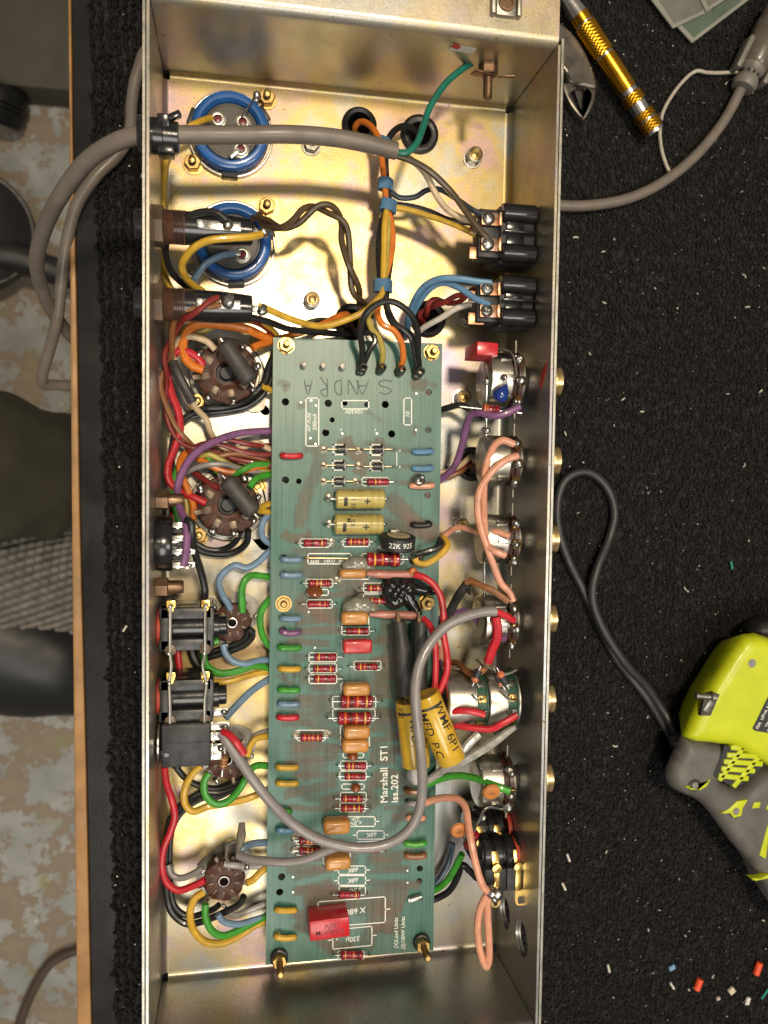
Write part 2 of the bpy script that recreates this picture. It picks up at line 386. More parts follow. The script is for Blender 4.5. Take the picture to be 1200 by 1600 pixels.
# ================================================================ chassis
L_, H_ = 509.6, 71.0
ch = thing('amplifier_chassis', 'open zinc plated steel amplifier chassis tray holding the circuit board', 'chassis', (0, 0, 0))
def pxc(x, y, z=0): q = P(x, y, z); return (q[0], q[1])
holes = [circ(pxc(561, 197), 8.2, 18), circ(pxc(655, 211), 8.5, 18), circ(pxc(550, 503), 8, 18), circ(pxc(668, 499), 8, 18), circ(pxc(737, 725), 8.4, 18)]
def slot(c, l, w, a, n=7):
    out = []
    for s_, b0 in ((1, -math.pi/2), (-1, math.pi/2)):
        for k in range(n):
            q = b0+math.pi*k/(n-1); x, y = s_*(l/2-w/2)+w/2*math.cos(q), w/2*math.sin(q)
            out.append((c[0]+x*math.cos(a)-y*math.sin(a), c[1]+x*math.sin(a)+y*math.cos(a)))
    return out
holes += [slot(pxc(410, 637), 10, 5, -.85), slot(pxc(309, 539), 11, 5.5, -.7), slot(pxc(316, 738), 11, 5, -.85), slot(pxc(407, 846), 12, 5.5, -.85)]
n_ = 3.2
fo = [(1+n_, 0), (200-n_, 0), (200-n_, -n_), (200, -n_), (200, -L_+n_), (200-n_, -L_+n_), (200-n_, -L_), (1+n_, -L_), (1+n_, -L_+n_), (1, -L_+n_), (1, -n_), (1+n_, -n_)]
mb = MB(); mb.plate(fo, holes, t=1.5, z=-1.5); mb.build('base_panel', ZINC, ch)
def wallR(xin):   # maps plate (u, v, w) -> x = xin + w, y = u, z = v
    return np.array([[0, 0, 1], [1, 0, 0], [0, 1, 0]], float)
def prof(y0, y1, z1): return [(y0+n_, 0.2), (y1-n_, 0.2), (y1-n_, n_), (y1, n_), (y1, z1), (y0, z1), (y0, n_), (y0+n_, n_)]
wh = [circ((P(x, y, z)[1], z), r, 16) for x, y, z, r in ((787, 1424, 25, 5.6), (816, 1464, 50, 5.6))]
def hole_on_right(x, y):
    d = RM @ np.array([(x-600)/FPX, (800-y)/FPX, -1.0]); q = CC+d*((200-CC[0])/d[0]); return (q[1], q[2])
wh = [circ(hole_on_right(789, 1425), 9.2, 20), circ(hole_on_right(815, 1466), 9.6, 20)]
mb = MB(); mb.plate(prof(-L_, 0, H_), wh, t=1.3, R=wallR(0), o=(200, 0, 0)); mb.build('side_wall', ZWALL, ch)
mb = MB(); mb.plate([(-L_-2, -14), (3, -14), (3, H_+.6), (-L_-2, H_+.6)], wh, t=1.5, R=wallR(0), o=(201.6, 0, 0), bev=.3, bseg=1); mb.build('front_panel', mat('panel_alloy', (.36, .345, .30), .40, .9, .2, 150, .2), ch)
mb = MB(); mb.plate(prof(-L_, 0, H_), t=1.3, R=wallR(0), o=(-.3, 0, 0)); mb.build('side_wall', ZWALL, ch)
mb = MB(); mb.plate([(-L_-2, -14), (3, -14), (3, H_+.6), (-L_-2, H_+.6)], t=1.4, R=wallR(0), o=(-2.0, 0, 0), bev=.3, bseg=1); mb.build('rear_panel', MATS['panel_alloy'], ch)
def extr(profile, x0, x1, mbx):   # (y, z) profile closed, along x
    mbx.plate(profile, t=x1-x0, R=np.array([[0, 0, 1], [1, 0, 0], [0, 1, 0]], float), o=(x0, 0, 0)); return mbx
def arc(c, r, a0, a1, n=6): return [(c[0]+r*math.cos(a0+(a1-a0)*k/n), c[1]+r*math.sin(a0+(a1-a0)*k/n)) for k in range(n+1)]
pi = math.pi
# end wall at the top, folded over into a flange
pf = [(0, 3.3), (0, H_-4.5), (1.4, H_-4.5), (1.4, 3.3)]
extr(pf, 1.4, 199.6, MB()).build('end_wall', ZWALL, ch, 25)
pf = arc((4.5, H_-4.5), 4.5, pi, pi/2)+[(70, H_), (70, H_-1.4)]+arc((4.5, H_-4.5), 3.1, pi/2, pi)
extr(pf, 1.4, 200.4, MB()).build('end_flange', ZFLANGE, ch, 25)
pf = [(-L_, 3.3)]+arc((-L_-4.5, H_-4.5), 4.5, 0, pi/2)+[(-L_-70, H_), (-L_-70, H_-1.4)]+arc((-L_-4.5, H_-4.5), 3.1, pi/2, 0)+[(-L_-1.4, 3.3)]
extr(pf, 1.4, 199.6, MB()).build('end_wall', ZWALL, ch, 25)
# bend radii along the bottom of each wall
def fil(c, a0, a1, r=3.3):
    return arc(c, r, a0, a1, 6)
f1 = fil((-3.4, 3.4), -pi/2, 0, 3.4); extr(f1+[(.05, -.02)], 4.4, 196.6, MB()).build('bend', ZINC, ch, 30)
f2 = fil((-L_+3.4, 3.4), -pi/2, -pi, 3.4); extr(f2+[(-L_-.05, -.02)], 4.4, 196.6, MB()).build('bend', ZINC, ch, 30)
def extry(profile, y0, y1):
    q = MB(); q.plate(profile, t=y1-y0, R=np.array([[1, 0, 0], [0, 0, 1], [0, 1, 0]], float), o=(0, y0, 0)); return q
extry(fil((200-3.6, 3.6), -pi/2, 0, 3.6)+[(200.02, -.02)], -L_+3.3, -3.3).build('bend', ZINC, ch, 30)
extry(fil((1+3.4, 3.4), -pi/2, -pi, 3.4)+[(.98, -.02)], -L_+3.3, -3.3).build('bend', ZINC, ch, 30)
# grommets (rubber rings)
def grommet(x, y, ro=10.2, ri=6.6, sq=1.0):
    o = (*pxc(x, y), 0)
    pr_ = [(-2.6, ri), (-2.6, ro*.96), (-.2, ro*.96), (.02, ro), (2.2, ro*.98), (3.2, ro*.86), (3.4, (ro+ri)/2), (2.6, ri*1.04), (0, ri*.96), (-2.6, ri)]
    q = MB(); q.lathe(pr_, o, (0, 0, 1), 28); q.build('grommet', RUBBER, ch)
for g in ((561, 197), (655, 211, 11.2, 6.4), (550, 503, 10.5), (668, 499, 10.8), (737, 725, 10.4)): grommet(*g)
# bolts through the base
def hexprism(q, c, r, z0, z1, rot=0, ax=(0, 0, 1)):
    u, b2, a = frame(ax); c = np.array(c, float)
    ring = lambda rr, h: [c+a*h+rr*(math.cos(rot+k*pi/3)*u+math.sin(rot+k*pi/3)*b2) for k in range(6)]
    v = ring(r, z0)+ring(r, z1-.5)+ring(r*.9, z1); f = [tuple(reversed(range(6)))]
    for j in (0, 6): f += [(j+k, j+(k+1) % 6, j+6+(k+1) % 6, j+6+k) for k in range(6)]
    q.add(v, f+[tuple(range(12, 18))])
def bolt(x, y, kind='brass', r=5.0, h=5.0, stud=9.0, rs=2.1, par=None, z0=0.0, mats=None):
    par = par or ch; c = V(*pxc(x, y, z0+3), z0); rot = random.uniform(0, 1)
    M1, M2 = mats or {'brass': (BRASS, BRASS), 'steel': (DULL, DULL), 'cup': (STEEL, BRASS), 'rusty': (RUSTY, RUSTY)}[kind]
    q = MB()
    q.lathe([(0.03, r*1.22), (.9, r*1.22), (.95, r)], c, (0, 0, 1), 20)
    if kind == 'cup':
        hexprism(q, c, r, .9, h, rot); q.lathe([(h-.2, r*.92), (h+2.4, r*.92), (h+2.6, r*.8), (h+1.5, r*.72), (h+.6, r*.6)], c, (0, 0, 1), 20)
    else: hexprism(q, c, r, .9, h, rot)
    nut = q.build('nut', M1, par)
    q = MB(); q.lathe([(0, rs)]+[(k*.45, rs*(1 if k % 2 else .86)) for k in range(int(stud/.45))]+[(stud, rs*.7)], c, (0, 0, 1), 12); q.build('stud', M2, nut)
for a in ((417, 152), (301, 254), (417, 322), (309, 627), (311, 836), (404, 534)): bolt(*a, kind='brass', r=4.6, h=4.6, stud=9)
for a in ((487, 470), (740, 245), (722, 622), (719, 820)): bolt(*a, kind='cup', r=4.7, h=5, stud=6.4, rs=2.8)
bolt(487, 225, 'steel', 4.6, 4.2, 4.6); bolt(735, 493, 'steel', 5.2, 5, 6); bolt(301, 425, 'steel', 4.4, 4, 6)
bolt(402, 760, 'brass', 4.6, 3, 4); bolt(330, 943, 'steel', 3.2, 2, 2.5)
# bolts that run through the rear wall
for (x, y, z) in ((258, 781, 38), (258, 917, 40)):
    c = P(x, y, z); c = V(1.0, c[1], z); q = MB(); hexprism(q, c, 5.4, .2, 6.5, .3, (1, 0, 0)); q.lathe([(6.3, 3.4), (13.5, 3.4), (14, 3)], c, (1, 0, 0), 14)
    n2 = q.build('wall_bolt', RUSTY, ch); q = MB(); q.lathe([(-2.2, 4.0), (-3.6, 3.8), (-4.6, 2.2)], c, (1, 0, 0), 16); q.build('bolt_head', STEEL, n2)
# cage nut on the flange
c = P(789, 9, H_); q = MB(); q.box((c[0], c[1]+4, H_+1.3), (10, 20, 2.2), .4); q.box((c[0]-6.6, c[1]+4, H_+1.9), (2.2, 20, 3.6), .4); q.box((c[0]+6.6, c[1]+4, H_+1.9), (2.2, 20, 3.6), .4)
cn = q.build('cage_nut', DULL, ch); q = MB(); q.lathe([(2.3, 2.9), (2.6, 4.2), (3.4, 4.2), (3.5, 2.9), (2.5, 2.7)], (c[0], c[1], H_), (0, 0, 1), 18); q.build('threaded_bush', RUSTY, cn)
q = MB(); q.lathe([(2.42, 2.8), (2.5, .01)], (c[0], c[1], H_), (0, 0, 1), 16); q.build('bore', BLACKM, cn)
# earth stud on the end wall
e = V(P(757, 88, 38)[0], 0, 45); q = MB(); hexprism(q, e, 5.2, .2, 5.5, .2, (0, -1, 0)); q.lathe([(5, 2.5), (17, 2.5), (17.6, 2)], e, (0, -1, 0), 12)
q.box(e+V(-3, -6.4, 2), (13, .9, 6), .3, _R(.3, 1)); es = q.build('earth_stud', RUSTY, ch)
q = MB(); q.box(e+V(9, -6.6, 3), (9, .8, 2.2), .3, _R(-.25, 1)); q.build('solder_tag', RUSTY, es)
# paper sticker beside it
def on_end(x, y):
    d = RM @ np.array([(x-600)/FPX, (800-y)/FPX, -1.0]); q = CC+d*((0-CC[1])/d[1]); return q
a, b2 = on_end(704, 72), on_end(741, 80); q = MB(); q.box(((a[0]+b2[0])/2, -.18, (a[2]+b2[2])/2), (np.linalg.norm(b2-a), .25, 5.2), 0, _R(.1, 1)); stk = q.build('sticker', mat('white_paper', (.62, .58, .5), .6, 0, .1, 200), ch)
q = MB(); q.box((a[0]+2.6, -.36, a[2]+.7), (4.6, .2, 3.4), .05, _R(.35, 1)); q.build('red_mark', mat('red_ink', (.5, .03, .02), .5), stk)
# red pen mark on the side wall
r0 = hole_on_right(848, 588); q = MB(); q.plate([(r0[0]-7, r0[1]-2), (r0[0]-3, r0[1]-5), (r0[0]+5, r0[1]+1), (r0[0]+7, r0[1]+6), (r0[0]+1, r0[1]+4)], t=.12, R=wallR(0), o=(199.86, 0, 0)); q.build('pen_mark', MATS['red_ink'], ch)
# ================================================================ chassis-mounted components
DARKPLATE = mat('dark_phenolic', (.03, .027, .024), .5, 0, .3, 200, .15)
BLUESL = mat('blue_sleeve', (.018, .105, .34), .25, 0, .15, 150, .05, coat=.3)
GREYTOP = mat('grey_phenolic_disc', (.085, .078, .068), .5, 0, .25, 120, .2)
REDC = mat('red_rivet', (.16, .012, .02), .35)
def add_ring_terminal(par, c, r=3.6):
    q = MB(); q.lathe([(0, r*1.25), (.8, r*1.25), (1.0, r), (2.6, r), (2.8, r*.85), (2.6, r*.62), (1.2, r*.55)], c, (0, 0, 1), 18); o = q.build('terminal', STEEL, par)
    q = MB(); q.lathe([(1.0, r*.56), (1.9, r*.5), (2.2, .05)], c, (0, 0, 1), 12); q.build('rivet', REDC, o)
    return o
def blob(q, c, r, n=3):
    for k in range(n): q.ball(np.array(c)+rng.normal(0, r*.28, 3), r*random.uniform(.7, 1.05), 8, rng.normal(0, 1, 3), (1.15, 1))
def can_capacitor(x, y, label, terms, tang):
    c = V(*pxc(x, y, 8), 0); R_ = 21.2; t = thing('electrolytic_capacitor', label, 'capacitor', c, 'can capacitors clamped in the chassis floor')
    q = MB(); q.lathe([(.02, R_+2.4), (3, R_+2.4), (3.2, R_+1.9), (3.0, R_+1.2), (.02, R_+1.2), (.02, R_+2.4)], c, (0, 0, 1), 40); cl_ = q.build('clamp_band', STEEL, t)
    for a in (tang, tang+2.2, tang+4.1):
        q = MB(); d = V(math.cos(a), math.sin(a), 0); q.box(c+d*(R_+1.1)+V(0, 0, 2.6), (9, 3.0, 3.6), .5, rotz(a+pi/2)); q.build('clamp_lug', BLACKM, cl_)
    q = MB(); q.lathe([(.1, R_), (7.0, R_), (8.6, R_*.97), (9.4, R_*.90), (9.3, R_*.80), (7.6, R_*.735), (6.5, R_*.72), (.2, R_*.71)], c, (0, 0, 1), 48); q.build('sleeve', BLUESL, t)
    q = MB(); q.lathe([(.3, R_*.70), (6.6, R_*.70), (6.7, R_*.66), (6.3, R_*.64), (6.3, .05)], c, (0, 0, 1), 40); q.build('top_disc', GREYTOP, t)
    for (tx, ty, lug) in terms:
        p = V(*pxc(tx, ty, 8), 6.3); o = add_ring_terminal(t, p)
        if lug is not None:
            q = MB(); q.box(p+V(math.cos(lug)*4.2, math.sin(lug)*4.2, 2.0), (7, 2.6, 2.6), .3, rotz(lug)); q.build('solder_lug', SOLDER, o)
    return t
can_capacitor(360, 203, 'blue sleeved can capacitor nearest the top of the chassis, crossed by the grey mains cable', [(340, 186, None), (379, 191, None), (376, 233, -2.4)], .6)
can_capacitor(364, 376, 'blue sleeved can capacitor behind the upper fuse holder, with a blue wire on its terminal', [(378, 398, 2.9), (352, 350, None), (392, 358, None)], 2.6)
# bare lead from first capacitor to the earth bolt
q = MB(); q.tube([P(377, 183, 9), P(385, 172, 14), P(396, 157, 9), P(405, 152, 5)], .45, 6); blob(q, P(401, 155, 6), 2.2); tag(q.build('bare_wire', SOLDER), 'bare lead joining the topmost blue capacitor to the bolt beside it', 'wire')
# ---------------- fuse holders through the rear wall
def fuse_holder(y, label, endc):
    c = V(1, P(300, y, 44)[1], 44); ax = V(1, 0, 0); t = thing('fuse_holder', label, 'fuse holder', c, 'fuse holders in the rear wall')
    q = MB(); q.lathe([(9, 8.1), (12, 8.2), (30, 8.0), (34, 7.9), (47.5, 6.7), (48, 6.2), (48, .05)], c, ax, 28); q.build('body', BLACKP, t)
    q = MB(); q.lathe([(.2, 8.0)]+[(.4+k*.42, 8.6 if k % 2 else 7.9) for k in range(34)]+[(15, 7.9)], c, ax, 26); q.build('thread', mat('brown_thread', (.12, .06, .04), .4, 0, .3, 300, .1), t)
    q = MB(); hexprism(q, c, 10.4, .1, 4.6, .5, ax); q.build('hex_nut', mat('brown_nut', (.12, .08, .055), .45, .3, .3, 200, .1), t)
    q = MB(); q.lathe([(-2.1, 7.6), (-3.2, 8.9), (-5, 8.9), (-5.3, 8.2), (-9, 7.8), (-9.6, 7), (-9.6, .05)], c, ax, 28); q.build('cap', BLACKP, t)
    q = MB(); q.box(c+V(31.5, 0, 8.1), (21, 4.6, .7), .2); q.box(c+V(22, 0, 8.6), (3, 4.0, 2), .3); s_ = q.build('side_terminal', SOLDER, t)
    q = MB(); blob(q, c+V(36, .5, 8.8), 3.0, 3); q.build('solder_blob', SOLDER, s_)
    q = MB(); q.box(c+V(50.5, 0, 0), (6, 3.6, 1), .2); blob(q, c+V(53.5, 0, .6), 2.6, 4); q.build('end_terminal', SOLDER, t)
    return t
fuse_holder(357, 'upper black fuse holder crossing the blue capacitor, yellow wire soldered at its tip', 0)
fuse_holder(478, 'lower black fuse holder, red and brown twisted wires soldered on its side', 0)
# ---------------- valve sockets
def valve_socket(x, y, R_, nl, z, label, group, octal, rot=0.0, h=8.0):
    c = V(*pxc(x, y, z), 0); t = thing('valve_socket', label, 'valve socket', c, group)
    q = MB()
    if octal:
        q.plate(circ((0, 0), R_+4.5, 36), [circ((0, 0), R_-2, 30)], t=1.0, z=.1, o=c); q.plate(slot((0, 0), 2*R_+20, 13, -.72), [circ((0, 0), 4.5, 12)], t=.9, z=1.2, o=c)
        q.lathe([(1, R_+4.2), (3.4, R_+3.2), (3.6, R_+1), (2, R_+.5)], c, (0, 0, 1), 36)
    else: q.plate(slot((0, 0), 2*R_+12, 2*R_+2, .7, 9), [circ((0, 0), 4, 10)], t=.9, z=.1, o=c)
    q.build('saddle_plate', DULL, t)
    q = MB(); hole = R_*.34 if octal else R_*.21
    def mod(i, k, r): return r*(1-.035*((k//3) % 2)) if 2 <= i <= 3 else r
    q.lathe([(2, R_*.86), (z-3, R_*.9), (z-2.4, R_), (z-.4, R_*.98), (z, R_*.93), (z, hole*1.5), (z-.9, hole*1.25), (z-.9, hole), (z-6, hole*.97)], c, (0, 0, 1), 48, mod); q.build('body', BAKE, t)
    q = MB(); q.lathe([(z-6, hole*.96), (z-5, hole*.95), (z-5 if octal else z-3, .05)], c, (0, 0, 1), 24); q.build('centre_spigot', BLACKM, t)
    if not octal:
        q = MB(); q.lathe([(z-.6, hole*1.3), (z+.5, hole*1.25), (z+.6, hole*1.02), (z-2, hole*.95), (z-.6, hole*1.3)], c, (0, 0, 1), 20); q.build('eyelet_ring', STEEL, t)
    if octal:
        q = MB(); q.lathe([(z-7, hole*.66), (z-1.6, hole*.64), (z-1.0, hole*.55), (z-1.0, .05)], c, (0, 0, 1), 24); q.build('locating_key', BLACKM, t)
    for k in range(nl):
        a = rot+2*pi*k/nl; d = V(math.cos(a), math.sin(a), 0); r1 = R_*.66 if octal else R_*.62
        q = MB(); p = c+d*r1+V(0, 0, z)
        if octal:
            q.box(p+V(0, 0, .5), (4.6, 4.0, 1.2), .3, rotz(a)); q.box(p+d*4.0+V(0, 0, 1.4), (6.2, 2.8, .8), .25, rotz(a) @ _R(-.35, 1))
        else:
            q.box(p+V(0, 0, .1), (3.2, 1.3, .9), .3, rotz(a)); q.box(p+d*4.8+V(0, 0, -.6), (5.0, 2.0, .6), .2, rotz(a) @ _R(random.uniform(-.5, .1), 1))
        lugo = q.build('terminal_lug', LUGM, t)
        if k % 3 == 0 or (octal and k % 2):
            q2 = MB(); blob(q2, p+d*(5.4 if octal else 6.4)+V(0, 0, 1.8 if octal else 0), 2.0 if octal else 1.4, 2); q2.build('solder_blob', SOLDER, lugo)
        if octal or k % 1 == 0:     # moulded slot around the lug
            q = MB(); a2 = a+pi/nl; d2 = V(math.cos(a2), math.sin(a2), 0); q.box(c+d2*R_*.74+V(0, 0, z-.1), (R_*.36, 1.4 if octal else .9, .9 if octal else .5), .2, rotz(a2)); q.build('moulded_rib', BAKE, t)
    return t, c
OG = 'octal power valve sockets'
s1, c1 = valve_socket(354, 582, 17.2, 8, 17, 'brown octal valve socket below the lower fuse holder, orange wire on its lug', OG, True, .2)
s2, c2 = valve_socket(356, 789, 17.2, 8, 17, 'brown octal valve socket beside the round four pin connector, red wire on its lug', OG, True, .25)
def power_resistor(p0, p1, par, label):
    a, b_ = P(*p0), P(*p1); ax = nrm(b_-a); l = np.linalg.norm(b_-a); r = 4.9
    q = MB(); q.lathe([(0, .1), (.4, r*.7), (1.6, r*.97), (3, r*1.02), (l*.5, r*.97), (l-3, r*1.02), (l-1.6, r*.97), (l-.4, r*.7), (l, .1)], a, ax, 22); o = q.build('screen_resistor', SMOKE, par, label=label)
    q = MB(); q.tube([a+ax*1, a-ax*3, a-ax*5+V(0, 0, -4)], .55, 6); q.tube([b_-ax*1, b_+ax*3, b_+ax*5+V(0, 0, -4)], .55, 6); q.build('lead', SOLDER, o)
power_resistor((348, 534, 27), (392, 598, 27), s1, 'dark grey cylindrical resistor lying across the socket')
power_resistor((352, 748, 27), (398, 803, 27), s2, 'dark grey cylindrical resistor lying across the socket')
NG = 'nine pin valve sockets'
valve_socket(363, 973, 10.8, 9, 15, 'small brown valve socket beside the upper black jack socket', NG, False, .3)
valve_socket(355, 1187, 11.2, 9, 15, 'small brown valve socket partly under the lowest black jack socket', NG, False, .1)
valve_socket(350, 1377, 11.8, 9, 16, 'small brown valve socket at the foot of the chassis, ringed by coloured wires', NG, False, .5)
# carbon resistor on the middle small socket
def carbon(par, name, a, b_, r, bands, label=None, bodycol=None, leadlen=3.0, kink=True, top=True):
    """moulded resistor between the ends a and b_ (body), with leads"""
    a = np.array(a, float); b_ = np.array(b_, float); ax = nrm(b_-a); l = np.linalg.norm(b_-a); w_ = min(2.6*r/2.4, l*.22)
    pf_ = [(0, .25*r), (.25, .8*r), (.8, 1.0*r), (w_*.8, 1.02*r), (w_, .90*r), (l*.5, .88*r), (l-w_, .90*r), (l-w_*.8, 1.02*r), (l-.8, 1.0*r), (l-.25, .8*r), (l, .25*r)]
    q = MB(); q.lathe(pf_, a, ax, 16); props = {'label': label} if label else {}
    o = q.build(name, bodycol or CARB, par, 50, **props)
    hs = np.array([h for h, _ in pf_]); rs = np.array([r2 for _, r2 in pf_])
    for f_, col in bands:
        h = l*f_; wd = l*.052; rr = max(np.interp(h-wd/2, hs, rs), np.interp(h+wd/2, hs, rs))+.05
        q = MB(); q.lathe([(h-wd/2, rr-.3), (h-wd/2, rr), (h+wd/2, rr), (h+wd/2, rr-.3)], a, ax, 16); q.build('colour_band', band_mat(col), o)
    for e, d in ((a, -ax), (b_, ax)):
        q = MB(); q.tube([e-d*.5, e+d*leadlen*.7, e+d*leadlen+V(0, 0, -.6), e+d*(leadlen+.4)+V(0, 0, -r-.5)] if kink else [e-d*.5, e+d*leadlen], .42*max(1, r/3), 6); q.build('lead', SOLDER, o)
    return o
CARB = mat('maroon_resistor_body', (.250, .011, .022), .20, 0, .25, 250, .12, 500, coat=.35)
def band_mat(c):
    return {'y': mat('yellow_band', (.70, .36, .03), .35, 0, .15), 'o': mat('orange_band', (.62, .13, .015), .35, 0, .15), 'r': mat('red_band', (.42, .015, .02), .35, 0, .15),
            'k': mat('black_band', (.025, .01, .012), .35), 'v': mat('violet_band', (.10, .012, .05), .35), 'g': mat('gold_band', (.58, .34, .08), .35, .2, .15), 's': mat('silver_band', (.45, .42, .4), .35, .4)}[c]
# ---------------- jack sockets on the rear wall
JACK = mat('jack_grey_moulding', (.020, .021, .022), .40, 0, .35, 220, .3, 500, grime=(.13, .13, .135))
REDW = mat('red_fibre_washer', (.45, .05, .02), .6, 0, .2, 200, .2)
JG = 'open frame jack sockets on the rear wall'
def open_jack(y0, y1, label):
    yc = (P(290, y0, 34)[1]+P(290, y1, 34)[1])/2; h = abs(P(290, y0, 34)[1]-P(290, y1, 34)[1])/2; c = V(3, yc, 30); t = thing('jack_socket', label, 'jack socket', c, JG); X0, X1 = 5.0, 29.0
    q = MB(); q.lathe([(0, 9.5), (1.9, 9.5)], c+V(-1.6, 0, 0), (1, 0, 0), 24); q.build('fibre_washer', REDW, t)
    q = MB(); q.box(c+V(13, 0, -8), (26, 2*h, 20), .8); q.box(c+V(13, h-3, 6), (27, 6, 8), .8); q.box(c+V(13, -h+3, 6), (27, 6, 8), .8); q.box(c+V(2.5, 0, 4), (5, 2*h, 12), .8); q.box(c+V(25, 0, 4), (4.5, 2*h, 12), .8)
    bdy = q.build('frame', JACK, t)
    q = MB(); q.lathe([(4.5, 7.6), (23.5, 7.6)], c+V(0, 0, 0), (1, 0, 0), 26); q.build('barrel', BLACKP, t)
    q = MB(); q.lathe([(26, 6.5), (30, 6.5), (30.3, 5.2), (33.5, 5.2), (34, 4.4), (34, .1)], c, (1, 0, 0), 20); q.build('nose', BLACKP, t)
    for dx in (5.5, 23):
        for s_ in (1, -1):
            q = MB(); (q.box(c+V(dx, h+1.6, 8.4), (4.6, 4.4, .9), .3), q.box(c+V(dx, h-.6, 9.8), (3.0, 2.2, .8), .2)) if s_ > 0 else q.lathe([(0, 2.9), (.5, 2.9), (.9, 1.6), (1.2, .1)], c+V(dx, -h+.6, 10.3), (0, 0, 1), 14); q.build('contact', GOLD if s_ > 0 else LUGM, t)
    return c, h
ja, ha = open_jack(947, 1013, 'upper open frame black jack socket beside the small brown valve socket')
jb, hb = open_jack(1058, 1122, 'lower open frame black jack socket directly above the closed black jack box')
for dx, wv in ((5.5, .6), (23, -1.2)):
    q = MB(); pts = [ja+V(dx, ha+1, 11.6), ja+V(dx, 0, 12.4), ja+V(dx, -ha-1, 11.8), (ja+jb)/2+V(dx+wv, 0, 12.2), jb+V(dx-wv*.6, hb-1, 12), jb+V(dx, 0, 12.4), jb+V(dx, -hb-1, 11.5)]
    q.tube(pts, .8, 7)
    for s_ in (pts[0], pts[2], pts[4], pts[6]): blob(q, s_, 1.2, 2)
    tag(q.build('bus_wire', TINNED), 'bare straight wire running over both open frame jack sockets, '+('nearer the rear wall' if dx < 10 else 'nearer the valve sockets'), 'wire', 'bare wires over the jack sockets')
# closed jack
y0, y1 = P(283, 1128, 40)[1], P(283, 1196, 40)[1]; yc = (y0+y1)/2; c = V(2, yc, 32)
t = thing('closed_jack', 'plain black box jack socket, lowest on the rear wall, with bare terminals', 'jack socket', c)
q = MB(); q.box(c+V(14.5, 0, 0), (24.6, abs(y0-y1), 22), .9); q.box(c+V(14.5, 6, 2.2), (24.4, 10, 18.6), .6); body = q.build('housing', BLACKM, t)
q = MB(); q.box(c+V(4.2, -4, 11.0), (4.6, 3.4, .4), .1); q.build('recess', BLACKP, body)
q = MB(); q.lathe([(-.6, 9), (.2, 11.6), (1.0, 11.6), (1.2, 9.4)], c+V(.2, 0, 3), (1, 0, 0), 28); q.build('lock_ring', STEEL, t)
for k, (dy, dz, ln) in enumerate(((14, 2, 9), (8, 6, 10), (2.5, 6, 10), (-4, 5, 8), (-9, 3, 6))):
    q = MB(); q.box(c+V(26.5+ln/2, dy, dz), (ln, 4.2, .8), .2); q.box(c+V(27.5, dy, dz-1.5), (1.2, 4.6, 4), .2)
    if k < 4: blob(q, c+V(26+ln*.8, dy, dz+.9), 1.7, 2)
    q.build('terminal', SOLDER if k % 2 == 0 else STEEL, t)
# round connector (four rows of tags)
y0, y1 = P(262, 812, 40)[1], P(262, 888, 40)[1]; yc = (y0+y1)/2; c = V(1.2, yc, 36); t = thing('output_selector', 'round black selector socket with four rows of silver tags on the rear wall', 'selector socket', c)
q = MB(); q.lathe([(0, 14), (1.5, 14.4), (7.5, 14.4), (8.6, 13.6), (8.6, 9), (10.5, 8.8), (10.5, .1)], c, (1, 0, 0), 30); q.build('body', BLACKP, t)
for k in range(4):
    dy = 10.2-k*6.8; q = MB()
    for s_ in (0, 1): q.box(c+V(11.8+s_*4.8, dy, 8-s_*1.0), (6.4, 2.9, 4.4), .3); q.box(c+V(11+s_*4.8, dy-1.6, 4), (2, 1.2, 9), .2)
    blob(q, c+V(17.4, dy, 9.4), 1.5, 2); q.build('tag', STEEL if k % 2 else SOLDER, t)
for k in range(3):
    q = MB(); q.box(c+V(11.5, 6.8-k*6.8, 2), (6, 2.2, 12), .4); q.build('divider', BLACKM, t)
# ---------------- rocker switches on the front wall
def rocker(ytop, ybot, label):
    z0 = 34.0; ya, yb = P(805, ytop, 50)[1], P(805, ybot, 50)[1]; yc = (ya+yb)/2; hy = abs(ya-yb)/2; t = thing('rocker_switch', label, 'rocker switch', (199, yc, 34), 'black rocker switches on the front wall')
    def at(x, dy, z): return V(x, yc+dy, z)
    q = MB(); q.plate([(-hy+4, 14), (-hy, 24), (-hy, 43), (-hy+2, 46), (hy-2, 46), (hy, 43), (hy, 18), (hy-4, 14)], t=19, R=wallR(0), o=(180.2, yc, 0), bev=.6, bseg=2); bod = q.build('body', BLACKM, t)
    for s_ in (1, -1):
        q = MB(); q.lathe([(0, 4.6), (.6, 5.2), (18.4, 5.2), (19, 4.6)], at(180.4, s_*(hy-4.4), 45.6), (1, 0, 0), 26); q.build('end_arch', BLACKP, t)
        q = MB(); q.box(at(188, s_*hy*.28, 46.4), (10, hy*.36, 1.6), .4); q.build('raised_pad', BLACKP, t)
    q = MB(); q.box(at(190, 0, 49.3), (19, 1.2, 3.4), .3); q.build('rib', BLACKP, t)
    q = MB(); q.box(at(174.4, 0, 38), (12, 2*hy*.86, 12), .8); q.build('terminal_block', BLACKM, t)
    for dy in (hy*.45, -hy*.45):
        q = MB(); q.box(at(173.8, dy, 46.4), (9.4, 6.8, 1.1), .25); q.box(at(179.3, dy, 46.9), (1.5, 7.0, 3.2), .2); o = q.build('terminal', COPPER, t)
        q = MB(); q.ball(at(172.8, dy, 47.0), 3.4, 12, (0, 0, 1), (.55, 1.05)); blob(q, at(171.5, dy+.5, 47.4), 2.0, 3); q.build('solder_blob', SOLDER, o)
        q = MB(); q.box(at(169.2, dy-3, 39.5), (9, 6.4, 1.0), .25); q.build('terminal', COPPER, t)
        q = MB(); q.box(at(203.1, dy, 34), (.6, 5, 10), .2); q.build('bezel', BLACKM, t)
    return yc
rocker(317, 406, 'upper black rocker switch with white, black and yellow wires soldered on')
